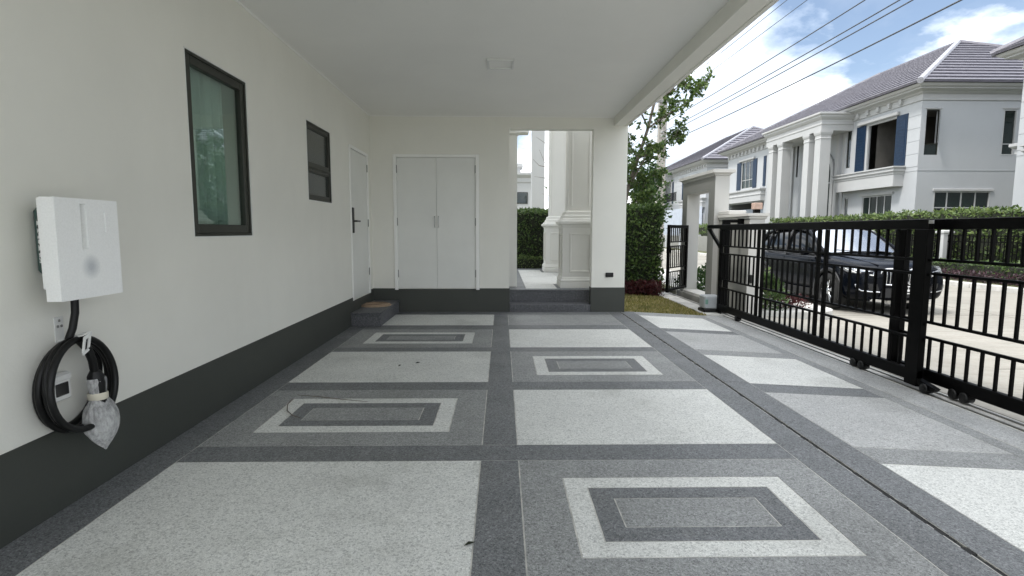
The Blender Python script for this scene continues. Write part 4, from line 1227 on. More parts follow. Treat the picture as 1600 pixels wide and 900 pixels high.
    bx('window_hood', 'trim', X - .16, X + .004, 25.1, 27.9, 6.53, 6.70, None, .03)
    bx('window_hood', 'trim', X - .12, X + .004, 39.3, 41.8, 6.44, 6.58, None, .02)
    bx('window_hood', 'trim', X - .06, X + .004, 25.15, 27.5, 3.03, 3.14, None, .01)
    w = MB(); a, b = sorted((Y(25.25), Y(27.35)))
    w.box(X + .02, X + .1, a, a + .04, 4.27, 6.47).box(X + .02, X + .1, b - .09, b, 4.27, 6.47).box(X + .02, X + .1, a + .04, b - .09, 6.43, 6.47)
    w.build('window_frame', M['trim'], t)
    # balcony box
    y0, y1 = sorted((Y(24.55), Y(29.0)))
    MB().rect_ring(X - .46, X - .001, y0 + .05, y1 - .05, [(0, 3.33), (0, 3.85), (.03, 3.88), (.03, 3.93), (.09, 4.0), (.09, 4.06), (.05, 4.07), (.05, 4.13), (.13, 4.15), (.13, 4.21), (0, 4.22)]).build('balcony_box', M['trim'], t)
    # garage band
    y0, y1 = sorted((Y(37.62), Y(43.95)))
    MB().rect_ring(X - .30, X - .001, y0, y1, [(0, 3.42), (0, 3.80), (.04, 3.84), (.04, 3.90), (0, 3.92), (0, 4.10), (.06, 4.13), (.10, 4.20), (.10, 4.27), (0, 4.28)]).build('garage_band', M['trim'], t)
    for k in range(20):
        bx('garage_slat', 'sheet', X + .6, X + .63, 37.8 + k * .29, 37.8 + k * .29 + .27, -.1, 2.95, None, .006)
    # portico
    XP = 16.3
    y0, y1 = sorted((Y(28.42), Y(34.25)))
    MB().rect_ring(XP, X - .005, y0, y1, [(0, 6.44), (0, 6.72), (.03, 6.74), (.03, 6.80), (0, 6.82), (0, 6.98), (.06, 7.02), (.14, 7.12), (.14, 7.18), (.22, 7.24), (.22, 7.33), (0, 7.34)]).build('portico_entablature', M['trim'], t)
    for ya_ in (28.45, 29.52, 32.30, 33.42):
        a, b = sorted((Y(ya_), Y(ya_ + .54)))
        cx, cy = XP + .29, (a + b) / 2
        s = MB().sq_ring(cx, cy, [(.33, -.13), (.33, .25), (.29, .32), (.27, .36), (.262, 6.02)]).build('column', M['trim'], t)
        MB().sq_ring(cx, cy, [(.27, 6.022), (.285, 6.06), (.265, 6.10), (.265, 6.20), (.30, 6.27), (.32, 6.35), (.32, 6.438)]).build('capital', M['trim'], s)
    for (a, b, xx) in ((29.3, 29.55, .16), (32.25, 32.5, .16), (34.0, 34.4, .10), (28.95, 29.1, .05)):
        bx('pilaster', 'trim', X - xx, X + .003, a, b, -.13, 6.43)
    # arch over the entrance
    ac, ar = Y(30.95), 1.18
    vs, fs = [], []
    n = 14
    for k in range(n + 1):
        an = math.pi * k / n
        for r in (ar - .24, ar):
            for x in (X - .10, X - .003):
                vs.append((x, ac + r * math.cos(an), 4.55 + r * math.sin(an)))
    for k in range(n):
        q = 4 * k
        fs += [(q, q + 2, q + 6, q + 4), (q + 1, q + 5, q + 7, q + 3), (q + 2, q + 3, q + 7, q + 6), (q, q + 4, q + 5, q + 1)]
    am = MB().add(vs, fs); 
    am.box(X - .10, X - .003, ac - ar, ac - ar + .24, -.1, 4.55).box(X - .10, X - .003, ac + ar - .24, ac + ar, -.1, 4.55)
    am.build('entrance_arch', M['trim'], t, fix=True)
    # end wall windows
    def ewin(x0, x1, z0, z1, nm, zt=None, frame='trim'):
        w = .045
        f = MB(); yy = ylo
        f.box(x0, x0 + w, yy - .012, yy + .10, z0, z1).box(x1 - w, x1, yy - .012, yy + .10, z0, z1).box(x0 + w, x1 - w, yy - .012, yy + .10, z0, z0 + w).box(x0 + w, x1 - w, yy - .012, yy + .10, z1 - w, z1)
        f = f.build('window', M[frame], t)
        box('pane', M['darkglass'], f, x0 + w, x1 - w, yy + .055, yy + .07, z0 + w, z1 - w)
        for k in range(nm):
            x = x0 + (x1 - x0) * (k + 1) / (nm + 1)
            box('mullion', M[frame], f, x - .025, x + .025, yy + .035, yy + .095, z0 + w, z1 - w)
        if zt: box('transom', M[frame], f, x0 + w, x1 - w, yy + .037, yy + .09, zt - .02, zt + .02)
        return f
    if not mirror:
        # left slit window with its sash swung open, right one shut
        f = MB().box(18.15, 18.185, ylo + .03, ylo + .10, 4.60, 6.50).box(18.735, 18.77, ylo + .03, ylo + .10, 4.60, 6.50).box(18.185, 18.735, ylo + .03, ylo + .10, 5.04, 5.09).box(18.185, 18.735, ylo + .03, ylo + .10, 6.46, 6.50).build('window', M['frame'], t)
        box('pane', M['darkglass'], f, 18.185, 18.735, ylo + .055, ylo + .07, 4.60, 5.04)
        sv = [(18.74, ylo + .03), (18.46, ylo - .34)]
        mb = MB()
        for (z0, z1) in ((5.09, 5.14), (6.42, 6.47)):
            mb.prism([(sv[0][0], sv[0][1], z0), (sv[1][0], sv[1][1], z0), (sv[1][0], sv[1][1], z1), (sv[0][0], sv[0][1], z1)], (.03, .02, 0))
        for (p, q) in ((0.0, .1), (.9, 1.0)):
            P0 = (sv[0][0] + (sv[1][0] - sv[0][0]) * p, sv[0][1] + (sv[1][1] - sv[0][1]) * p); P1 = (sv[0][0] + (sv[1][0] - sv[0][0]) * q, sv[0][1] + (sv[1][1] - sv[0][1]) * q)
            mb.prism([(P0[0], P0[1], 5.14), (P1[0], P1[1], 5.14), (P1[0], P1[1], 6.42), (P0[0], P0[1], 6.42)], (.03, .02, 0))
        sh = mb.build('open_sash', M['trim'], f)
        MB().prism([(18.725, ylo + .01, 5.14), (18.48, ylo - .315, 5.14), (18.48, ylo - .315, 6.42), (18.725, ylo + .01, 6.42)], (.012, .008, 0)).build('sash_pane', M['obscure'], f)
        ewin(21.52, 22.10, 4.60, 6.52, 0, 5.08)
        for (a, b, z) in ((18.10, 18.82, 6.52), (21.46, 22.16, 6.54)): box('window_hood', M['trim'], t, a, b, ylo - .05, ylo + .003, z, z + .06, .01)
        ewin(18.75, 21.25, 2.0, 3.05, 3, 2.35)
        box('window_hood', M['trim'], t, 18.68, 21.34, ylo - .06, ylo + .003, 3.06, 3.16, .01)
        box('drain_groove', M['trim'], t, 22.32, 22.36, ylo - .006, ylo + .003, -.1, Z1 - .03)
    else:
        ewin(18.5, 19.5, 4.6, 6.4, 0); ewin(18.75, 21.25, 2.0, 3.05, 3)
    # hipped roof laid in overlapping tile courses
    xa, xb, ra, rb = X - .66, X + D + .66, ylo - .66, yhi + .66
    d = (xb - xa) / 2; tp = 4.17 / 7.8; zr = ZE + d * tp; zo = ZE + .03
    def pt(x, y): 
        h = min(x - xa, xb - x, y - ra, rb - y)
        return (x, y, zo + h * tp)
    rf = MB().add([pt(xa, ra), pt(xb, ra), pt(xb, rb), pt(xa, rb), pt(xa + d, ra + d), pt(xa + d, rb - d)], [(0, 1, 4), (2, 3, 5), (3, 0, 4, 5), (1, 2, 5, 4), (3, 2, 1, 0)]).build('roof', M['tile'], t)
    nC = 15
    def course(k, side):
        h0, h1 = d * k / nC, min(d * (k + 1) / nC + .05, d)
        lift, lo = .095, .012
        def q(h, u, z):  # u = 0/1 end of the course at inset h
            if side == 'front': x, y = xa + h, (ra + h if u == 0 else rb - h)
            else: x, y = (xa + h if u == 0 else xb - h), ra + h
            return (x, y, zo + h * tp + z)
        vs = [q(h0, 0, lift), q(h0, 1, lift), q(h1, 1, lo), q(h1, 0, lo), q(h0 + .05, 0, -.02), q(h0 + .05, 1, -.02)]
        return vs, [(0, 1, 2, 3), (4, 5, 1, 0)]
    if detail:
        for side in ('front', 'end'):
            for k in range(nC):
                vs, fs = course(k, side)
                o = MB().add(vs, fs).build('tile_course', M['tile'], rf)
                if side == 'front' and False: pass
        # vertical tile joints on the street slope: small butt ridges
        mb = MB()
        for k in range(nC):
            h0, h1 = d * k / nC, d * (k + 1) / nC
            y = ra + h1 + (.18 if k % 2 else 0.0)
            while y < rb - h1:
                z0 = zo + h0 * tp + .097; z1 = zo + h1 * tp + .016
                mb.add([(xa + h0, y, z0), (xa + h0, y + .05, z0), (xa + h1, y + .05, z1), (xa + h1, y, z1), (xa + h0, y + .025, z0 + .03), (xa + h1, y + .025, z1 + .03)], [(0, 4, 5, 3), (4, 1, 2, 5), (0, 1, 4)])
                y += .36
        o = mb.build('tile_ridges', M['tile'], rf); o['kind'] = 'stuff'
    else:
        mb = MB()
        for side in ('front', 'end'):
            for k in range(nC):
                mb.add(*course(k, side))
        o = mb.build('tile_courses', M['tile'], rf); o['kind'] = 'stuff'
    for (a, b) in (((xa, ra), (xa + d, ra + d)), ((xb, ra), (xa + d, ra + d)), ((xa, rb), (xa + d, rb - d)), ((xa + d, ra + d), (xa + d, rb - d))):
        A, B = Vector(pt(*a)), Vector(pt(*b))
        n = 16
        MB().tube([A.lerp(B, k / n) + Vector((0, 0, .035)) for k in range(n + 1)], .13 if a[0] != b[0] else .10, 8, smooth=False).build('hip_cap', M['hip'] if a == (xa, ra) else M['tile'], rf)
    return t
h1 = house('large white villa with blue shutters and a portico across the street behind the parked car', 23.8, 44.0, False, True)
h2 = house('farther white villa with tiled roof behind the portal and the electricity pole', 48.6, 68.8, True, False)
h3 = house('white villa whose eaves corner just shows beside the villa with blue shutters', -1.0, 19.2, True, False)
# lower canopy on the end of the nearest house
MB().rect_ring(18.25, 21.0, 19.22, 19.62, [(0, 4.05), (0, 4.22), (.06, 4.26), (.12, 4.32), (.12, 4.42), (0, 4.43)]).build('side_canopy', M['trim'], h3)
# balcony railing of the far house
mb = MB().box(17.20, 17.24, 54.5, 60.5, 5.12, 5.17).box(17.20, 17.24, 54.5, 60.5, 4.32, 4.36)
rl = mb.build('balcony_rail', M['black'], h2)
for k in range(38): box('baluster', M['black'], rl, 17.205, 17.235, 54.6 + k * .157, 54.63 + k * .157, 4.36, 5.12)
# hoarding sheets at the far house
hs = thing('sheet_hoarding', (16.9, 56, -.13), 'pale blue grey corrugated sheet hoarding in front of the far house', 'hoarding')
for k in range(56):
    y = 46.5 + k * .30
    MB().prism([(16.90, y, -.13), (16.86, y + .06, -.13), (16.86, y + .18, -.13), (16.90, y + .24, -.13), (16.90, y + .298, -.13), (16.92, y + .298, -.13), (16.92, y, -.13)], (0, 0, 3.55 + .0)).build('sheet', M['sheet'], hs)

# ---- street planting and fence on the far side
def fence_run(ya, yb, label, posts):
    t = thing('street_fence', (14.5, (ya + yb) / 2, -.13), label, 'fence', None)
    for y in posts: MB().sq_ring(14.5, y, [(.15, -.13), (.15, 1.24), (.18, 1.26), (.18, 1.32), (.10, 1.36)]).build('post', M['trim'], t)
    for z in (.15, .98, 1.16): box('rail', M['black'], t, 14.485, 14.515, ya, yb, z, z + .035)
    y = ya; pm = None
    while y < yb:
        if pm is None: o = box('bar', M['black'], t, 14.49, 14.51, y, y + .02, .0, 1.22); pm = (o, y)
        else:
            o = pm[0].copy(); COL.objects.link(o); o.location = (0, y - pm[1], 0)
        y += .135
    return t
fence_run(9.0, 18.2, 'black barred street fence with a white post before the tall hedge', [17.8, 13.0])
fence_run(18.4, 30.0, 'black barred street fence mostly hidden by the parked car', [21.6, 25.4, 29.8])
hedge('street_hedge', 14.75, 15.5, 15.75, 21.4, -.13, 2.03, 7500, .11, M['hedgetop'], 'clipped green street hedge rising above the gate nearest the white houses', 'hedges', amp=.10, scallop=.16)
hedge('street_hedge', 14.75, 15.5, 21.6, 30.2, -.13, 1.98, 9500, .11, M['hedgetop'], 'long clipped green street hedge above the roof of the parked car', 'hedges', amp=.10, scallop=.16)
hedge('low_hedge', 13.75, 14.3, 8.5, 19.5, -.13, .42, 5200, .08, M['hedge'], 'low dark hedge along the foot of the street fence', None, amp=.04)
t = thing('purple_plants', (13.55, 13.5, -.13), 'strip of dark purple plants between the kerb and the low hedge', 'plant')
n = 3600
P = np.stack([13.36 + .38 * nr.rand(n), 7.0 + 12.5 * nr.rand(n), -.13 + .30 * nr.rand(n)], 1); s = .085 * (.6 + .7 * nr.rand(n))
M['purple'] = foliage('purple_leaves', [(.035, .018, .028), (.07, .035, .05), (.11, .06, .075)])
leaf_cloud('foliage', P, nr.normal(size=(n, 3)) * .6 + np.array([-.3, 0, .6]), s, s * .45, M['purple'], t)
bw = thing('boundary_wall', (14.6, 48, -.13), 'low grey boundary wall across the street seen through the portal', 'wall')
box('wall_body', M['grey_and_shade'], bw, 14.5, 14.7, 33.0, 64.0, -.13, .95, .01)
for k in range(9): box('pier', M['house'], bw, 14.44, 14.76, 33.0 + k * 3.8, 33.32 + k * 3.8, -.13, 1.05, .01)
hedge('street_hedge', 14.9, 15.6, 33.0, 46.0, -.13, 1.75, 5200, .13, M['hedgetop'], 'far street hedge showing over the low grey boundary wall', 'hedges', amp=.09)
# gateway canopy house far beyond the porch
fh = thing('far_house', (0.9, 46, -.13), 'small pale building with moulded roof edge seen between the porch columns', 'house')
box('wall', M['trim'], fh, -3.0, 2.6, 44, 50, -.13, 5.05)
MB().rect_ring(-3.0, 2.6, 44, 50, [(0, 5.052), (.06, 5.15), (.06, 5.45), (.20, 5.6), (.28, 5.7), (.28, 5.88), (0, 5.89)]).build('cornice', M['trim'], fh)
MB().rect_ring(.2, 1.55, 46, 48, [(0, 5.892), (0, 6.4), (.18, 6.55), (.18, 6.8), (0, 6.82)]).build('roof_turret', M['trim'], fh)
f = box('window', M['frame'], fh, .95, 2.05, 43.96, 44.002, 3.45, 4.35); box('pane', M['darkglass'], f, 1.0, 2.0, 43.95, 43.965, 3.5, 4.3)
fc = thing('far_column', (1.32, 20.8, -.13), 'tall white square column of the next house behind the porch hedge', 'column')
MB().sq_ring(1.345, 20.8, [(.30, -.13), (.30, 1.1), (.235, 1.2), (.23, 6.4), (.30, 6.5), (.30, 6.7)]).build('shaft', M['trim'], fc)
MB().box(1.10, 1.13, 20.62, 20.98, 1.2, 6.3).build('edge_strip', M['house'], fc)

# ================================================================== POLE AND CABLES
PX, PY = 7.15, 25.0
ep = thing('electricity_pole', (PX, PY, -.25), 'grey concrete electricity pole behind the leaning garden tree', 'pole')
MB().prism([(PX - .17, PY - .14, -.4), (PX + .17, PY - .14, -.4), (PX + .17, PY + .14, -.4), (PX - .17, PY + .14, -.4)], (0, 0, 8.6)).build('shaft', M['pole'], ep)
for k in range(16): MB().lathe([(.028, -.145), (.028, -.138), (.0, -.138)], PX, PY, 'y', 10, cz=.6 + k * .45).build('bolt_hole', M['core'], ep)
box('crossarm', M['dullsteel'], ep, PX - .75, PX + .75, PY - .20, PY - .145, 6.95, 7.05, .005)
for (z, dx) in ((6.05, .0), (5.67, 0), (5.50, 0), (5.10, 0)):
    MB().lathe([(0, -.05), (.045, -.05), (.06, -.02), (.035, 0), (.06, .02), (.045, .05), (0, .05)], PX - .05, PY - .20, n=10, cz=z).build('insulator', M['trim'], ep)
names = ['topmost', 'second from the top', 'third from the top', 'fourth from the top', 'fifth from the top', 'lowest']
for k, (z, dx, r, sag) in enumerate(((6.92, -.25, .008, .10), (6.80, .02, .008, .14), (6.02, 0, .012, .22), (5.66, 0, .012, .25), (5.50, 0, .012, .22), (5.12, 0, .014, .26))):
    ps = []
    for seg in range(4):
        ya_, yb_ = PY - 30 * seg, PY - 30 * (seg + 1)
        if seg >= 2: break
        for i in range(25 if seg else 24):
            u = i / 24
            ps.append((PX + dx - .06, ya_ + (yb_ - ya_) * u - .2, z - sag * 4 * u * (1 - u)))
    ps = [(PX + dx - .06, PY + 30 - 30 * i / 16, z - sag * 4 * (i / 16) * (1 - i / 16)) for i in range(16)] + ps
    w = MB().tube(ps, r, 6, caps=False).build('overhead_cable', M['wire'])
    tag(w, 'overhead street cable, %s of the six slung from the pole' % names[k], 'cable', 'overhead cables along the street')
    w.location = (0, 0, 0)

# ================================================================== FALLEN BITS
tw = thing('dry_leaf_strip', (-1.3, 4.1, 0), 'thin dry curved leaf strip lying across the inlaid paving ring', 'leaf')
MB().tube([(-1.62, 4.17, .004), (-1.60, 4.02, .006), (-1.545, 3.87, .010), (-1.47, 3.77, .008), (-1.40, 3.73, .004)], [.002, .003, .004, .0035, .002], 6).build('blade', M['bark'], tw)
tw = thing('dry_leaf_strip', (-1.2, 4.1, 0), 'straight dry leaf strip crossing the far edge of the inlaid ring', 'leaf')
MB().tube([(-1.62, 4.27, .004), (-1.45, 4.22, .006), (-1.25, 4.15, .006), (-1.02, 4.09, .004)], [.0015, .003, .003, .0015], 6).build('blade', M['bark'], tw)
for (x, y, a, lb) in ((-.134, 2.166, .5, 'dark fallen leaf at the corner of the pale panel'), (-.985, 5.22, 1.2, 'small dark fallen leaf on the second pale panel'), (-.83, 5.33, .4, 'curled fallen leaf near the middle of the second pale panel')):
    L = .028
    vs = [(x - L * math.cos(a), y - L * math.sin(a), .003), (x + L * .4 * math.sin(a), y - L * .4 * math.cos(a), .010), (x + L * math.cos(a), y + L * math.sin(a), .005), (x - L * .4 * math.sin(a), y + L * .4 * math.cos(a), .010), (x, y, .002)]
    o = MB().add(vs, [(0, 1, 4), (1, 2, 4), (2, 3, 4), (3, 0, 4)]).build('fallen_leaf', M['core'])
    tag(o, lb, 'leaf', 'leaves fallen on the paving')

# ================================================================== PARKED CAR
CX, CY, CZ = 7.47, 10.02, -0.25        # nose centre on the road
car = thing('parked_car', (CX, CY + 2.2, CZ), 'black family car with tall chrome ringed grille parked beyond the gate', 'car')
def W(l, w, z): return (CX + w, CY + l, CZ + z)
body_st = [
    (0.00, [(0, .34), (.50, .34), (.64, .40), (.68, .56), (.66, .70), (.56, .80), (.30, .84), (0, .85)]),
    (0.05, [(0, .27), (.62, .27), (.77, .34), (.80, .56), (.78, .73), (.66, .845), (.34, .885), (0, .895)]),
    (0.18, [(0, .23), (.70, .23), (.865, .31), (.885, .56), (.865, .78), (.75, .905), (.38, .945), (0, .955)]),
    (0.42, [(0, .21), (.74, .21), (.905, .30), (.920, .58), (.902, .84), (.79, .965), (.40, 1.0), (0, 1.01)]),
    (0.90, [(0, .20), (.76, .20), (.915, .29), (.932, .62), (.918, .91), (.82, 1.03), (.42, 1.06), (0, 1.07)]),
    (1.35, [(0, .20), (.77, .20), (.915, .29), (.930, .64), (.922, .95), (.85, 1.07), (.45, 1.115), (0, 1.125)]),
    (2.10, [(0, .20), (.77, .20), (.905, .29), (.920, .64), (.920, .99), (.865, 1.07), (.45, 1.08), (0, 1.08)]),
    (3.00, [(0, .20), (.77, .20), (.905, .29), (.922, .66), (.922, 1.01), (.865, 1.09), (.45, 1.10), (0, 1.10)]),
    (3.80, [(0, .21), (.76, .21), (.915, .30), (.932, .68), (.922, 1.03), (.85, 1.11), (.45, 1.12), (0, 1.12)]),
    (4.30, [(0, .28), (.70, .28), (.86, .36), (.885, .68), (.865, 1.02), (.78, 1.11), (.42, 1.12), (0, 1.12)]),
    (4.50, [(0, .38), (.56, .38), (.74, .44), (.78, .68), (.75, .98), (.66, 1.07), (.36, 1.09), (0, 1.09)])]
def loft(stations, name, mat, parent, cuts=None, sub=2):
    vs, fs = [], []
    npt = len(stations[0][1])
    ring = []
    for (l, pr) in stations:
        full = pr + [(-w, z) for (w, z) in reversed(pr[1:-1])]
        ring.append(len(full))
        vs += [Vector(W(l, w, z)) - Vector(wloc(parent)) for (w, z) in full]
    n = ring[0]
    for i in range(len(stations) - 1):
        for k in range(n):
            k2 = (k + 1) % n
            fs.append((i * n + k, (i + 1) * n + k, (i + 1) * n + k2, i * n + k2))
    fs.append(tuple(range(n))); e = (len(stations) - 1) * n; fs.append(tuple(reversed(range(e, e + n))))
    me = bpy.data.meshes.new(name); me.from_pydata([tuple(v) for v in vs], [], fs); me.materials.append(mat)
    bm = bmesh.new(); bm.from_mesh(me); bmesh.ops.recalc_face_normals(bm, faces=bm.faces[:]); bm.to_mesh(me); bm.free()
    o = link(name, me, parent)
    md = o.modifiers.new('sub', 'SUBSURF'); md.levels = md.render_levels = sub
    if cuts:
        for c in cuts:
            b = o.modifiers.new('cut', 'BOOLEAN'); b.object = c; b.operation = 'DIFFERENCE'; b.solver = 'EXACT'
        bpy.context.view_layer.update()
        dg = bpy.context.evaluated_depsgraph_get()
        m2 = bpy.data.meshes.new_from_object(o.evaluated_get(dg))
        o.modifiers.clear(); o.data = m2
        for c in cuts: bpy.data.objects.remove(c)
    me = o.data
    me.polygons.foreach_set('use_smooth', [True] * len(me.polygons))
    return o
WR, AX = .365, (.86, 3.62)
cuts = []
for l in AX:
    for sg in (-1, 1):
        mb = MB(); mb.lathe([(0, -.18), (.425, -.18), (.425, .18), (0, .18)], CX + sg * .86, CY + l, 'x', 36, cz=CZ + .36)
        c = mb.build('cutter', M['clad'], None, fix=True); cuts.append(c)
body = loft(body_st, 'body', M['carpaint'], car, cuts)
try:
    body.data.set_sharp_from_angle(angle=R(38))
except Exception: pass
gh = [(1.22, [(0, 1.06), (.60, 1.06), (.78, 1.06), (.77, 1.075), (.70, 1.10), (.40, 1.125), (0, 1.135)]),
      (1.62, [(0, 1.04), (.62, 1.04), (.85, 1.06), (.80, 1.18), (.715, 1.315), (.40, 1.35), (0, 1.36)]),
      (2.02, [(0, 1.04), (.62, 1.04), (.868, 1.06), (.78, 1.32), (.655, 1.565), (.40, 1.605), (0, 1.615)]),
      (2.70, [(0, 1.04), (.62, 1.04), (.872, 1.07), (.77, 1.38), (.640, 1.635), (.40, 1.668), (0, 1.675)]),
      (3.45, [(0, 1.04), (.62, 1.04), (.865, 1.08), (.755, 1.36), (.625, 1.61), (.40, 1.645), (0, 1.652)]),
      (4.02, [(0, 1.06), (.60, 1.06), (.82, 1.10), (.71, 1.32), (.585, 1.525), (.38, 1.56), (0, 1.565)]),
      (4.38, [(0, 1.08), (.54, 1.08), (.72, 1.09), (.69, 1.11), (.60, 1.15), (.36, 1.17), (0, 1.17)])]
loft(gh, 'glasshouse', M['carglass'], car)
# windscreen, a coated glass that mirrors the sky
wm, wns, wls, wb_ = new_mat('coated_windscreen')
wb_.inputs['Base Color'].default_value = (0.50, 0.53, 0.58, 1); wb_.inputs['Metallic'].default_value = 0.75; wb_.inputs['Roughness'].default_value = 0.06
wls.new(_ramp(wns, wls, _noise(wns, wls, 1.2, 3), [(0.3, (0.42, 0.45, 0.50)), (0.7, (0.52, 0.55, 0.60))]), wb_.inputs['Base Color'])
rowsw = []
for (l, wz) in ((1.24, [(.775, 1.085), (.42, 1.135), (0, 1.147)]), (1.62, [(.715, 1.330), (.40, 1.362), (0, 1.372)]), (2.00, [(.645, 1.562), (.38, 1.608), (0, 1.618)])):
    rowsw.append([W(l - .012, w, z + .006) for (w, z) in wz] + [W(l - .012, -w, z + .006) for (w, z) in reversed(wz[:-1])])
vs, fs = [], []
for r_ in rowsw: vs += r_
for i in range(2):
    for k in range(4): fs.append((i * 5 + k, i * 5 + 5 + k, i * 5 + 6 + k, i * 5 + 1 + k))
o = MB().add(vs, fs, True).build('windscreen', wm, car, fix=True)
md = o.modifiers.new('s', 'SUBSURF'); md.levels = md.render_levels = 2
# roof skin and pillars in paint
def strip(rows, name, mat, thick=.0):
    vs, fs = [], []
    n = len(rows[0])
    for r_ in rows: vs += r_
    for i in range(len(rows) - 1):
        for k in range(n - 1): fs.append((i * n + k, (i + 1) * n + k, (i + 1) * n + k + 1, i * n + k + 1))
    o = MB().add(vs, fs, True).build(name, mat, car, fix=True)
    md = o.modifiers.new('s', 'SUBSURF'); md.levels = md.render_levels = 2
    md = o.modifiers.new('t', 'SOLIDIFY'); md.thickness = .03; md.offset = 0
    return o
rr = []
for (l, wz) in ((1.98, [(.665, 1.545), (.60, 1.592), (.35, 1.618), (0, 1.624)]), (2.3, [(.668, 1.60), (.60, 1.638), (.35, 1.662), (0, 1.668)]), (2.75, [(.665, 1.618), (.59, 1.662), (.35, 1.684), (0, 1.69)]), (3.45, [(.65, 1.598), (.58, 1.638), (.35, 1.662), (0, 1.668)]), (4.0, [(.61, 1.515), (.54, 1.552), (.33, 1.575), (0, 1.58)]), (4.16, [(.56, 1.475), (.50, 1.508), (.31, 1.53), (0, 1.535)])):
    rr.append([W(l, w, z) for (w, z) in wz] + [W(l, -w, z) for (w, z) in reversed(wz[:-1])])
strip(rr, 'roof_panel', M['carpaint'])
for sg in (-1, 1):
    MB().tube([W(1.12, sg * .80, 1.075), W(1.42, sg * .775, 1.225), W(1.72, sg * .725, 1.40), W(2.04, sg * .668, 1.565), W(2.7, sg * .660, 1.630), W(3.5, sg * .645, 1.605), W(4.05, sg * .60, 1.515), W(4.34, sg * .66, 1.16)], [.036, .036, .034, .032, .028, .03, .05, .07], 10).build('pillar', M['carpaint'], car)
    MB().tube([W(1.30, sg * .905, 1.055), W(2.1, sg * .915, 1.062), W(3.0, sg * .915, 1.078), W(3.9, sg * .882, 1.10)], .010, 6).build('window_trim', M['chrome'] if False else M['clad'], car)
    MB().tube([W(2.62, sg * .893, 1.06), W(2.66, sg * .80, 1.36), W(2.68, sg * .675, 1.61)], [.035, .032, .026], 6).build('door_post', M['clad'], car)
    MB().tube([W(3.48, sg * .885, 1.08), W(3.55, sg * .79, 1.36), W(3.60, sg * .655, 1.58)], [.035, .035, .03], 6).build('door_post', M['carpaint'], car)
    # mirror
    mi = MB()
    prof = [(-.12, .02, .03), (-.08, .07, .075), (0, .085, .09), (.08, .075, .085), (.115, .03, .04)]
    vs, fs = [], []
    for (dx, ry, rz) in prof:
        for k in range(12):
            a = 2 * math.pi * k / 12
            vs.append(W(1.56 + ry * math.cos(a) * .8, sg * (1.02 + dx), 1.135 + rz * math.sin(a)))
    for i in range(4):
        for k in range(12): fs.append((i * 12 + k, i * 12 + (k + 1) % 12, i * 12 + 12 + (k + 1) % 12, i * 12 + 12 + k))
    fs += [tuple(range(12)), tuple(range(48, 60))]
    mo = MB().add(vs, fs, True).build('wing_mirror', M['carpaint'], car, fix=True)
    MB().tube([W(1.50, sg * .86, 1.07), W(1.54, sg * .95, 1.09)], .028, 8).build('mirror_foot', M['clad'], mo)
    # side cladding, door seams and handles
    MB().prism([W(1.32, sg * .915, .22), W(3.17, sg * .915, .22), W(3.17, sg * .925, .36), W(1.32, sg * .925, .36)], (sg * .016, 0, 0)).build('sill_cladding', M['clad'], car)
    for l in (1.50, 2.62, 3.42): MB().tube([W(l, sg * .917, .40), W(l + .01, sg * .926, .66), W(l + .03, sg * .923, 1.0)], .004, 4).build('door_seam', M['clad'], car)
    for l in (2.38, 3.25): MB().tube([W(l, sg * .918, .90), W(l + .02, sg * .945, .905), W(l + .16, sg * .945, .91), W(l + .18, sg * .92, .91)], .013, 6).build('door_handle', M['carpaint'], car)
    # arches and wheels
    for l in AX:
        vs, fs = [], []
        nA = 28
        for k in range(nA + 1):
            a = math.radians(-18 + 216 * k / nA)
            for (r_, xx) in ((.415, .905), (.415, .945), (.475, .940), (.475, .905)):
                vs.append(W(l + r_ * math.cos(a), sg * xx, .36 + r_ * math.sin(a)))
        for k in range(nA):
            for q in range(4):
                q2 = (q + 1) % 4
                fs.append((k * 4 + q, k * 4 + q2, k * 4 + 4 + q2, k * 4 + 4 + q))
        MB().add(vs, fs, True).build('wheel_arch', M['clad'], car, fix=True)
        wx_ = CX + sg * .82
        ty = MB().lathe([(.24, -.115), (.33, -.118), (.355, -.10), (WR, -.07), (WR, .07), (.355, .10), (.33, .118), (.27, .115), (.262, .10), (.262, -.10), (.24, -.115)], wx_, CY + l, 'x', 40, cz=CZ + WR)
        wheel = ty.build('wheel', M['tyre'], car, fix=True)
        rm = MB().lathe([(.262, -.10), (.262, .095), (.272, .108), (.262, .112), (.245, .10), (.235, .02), (.05, .02), (0, .02)] if sg > 0 else [(.262, .10), (.262, -.095), (.272, -.108), (.262, -.112), (.245, -.10), (.235, -.02), (.05, -.02), (0, -.02)], wx_, CY + l, 'x', 40, cz=CZ + WR)
        rm.build('rim', M['clad'], wheel, fix=True)
        sp = MB()
        for k in range(5):
            a0 = 2 * math.pi * k / 5 + .31
            for da in (-.17, .17):
                a1 = a0 + da * 1.35; a2 = a0 + da * .5
                pts_ = [(.055, a2), (.14, a0 + da * .85), (.25, a1)]
                sp.tube([(wx_ + sg * (.085 - .0 * r_), CY + l + r_ * math.cos(a), CZ + WR + r_ * math.sin(a)) for (r_, a) in pts_], [.020, .017, .015], 6)
        sp.lathe([(0, .10 * sg), (.05, .098 * sg), (.065, .075 * sg), (.065, .02 * sg)], wx_, CY + l, 'x', 20, cz=CZ + WR)
        sp.build('spokes', M['chrome'], wheel)
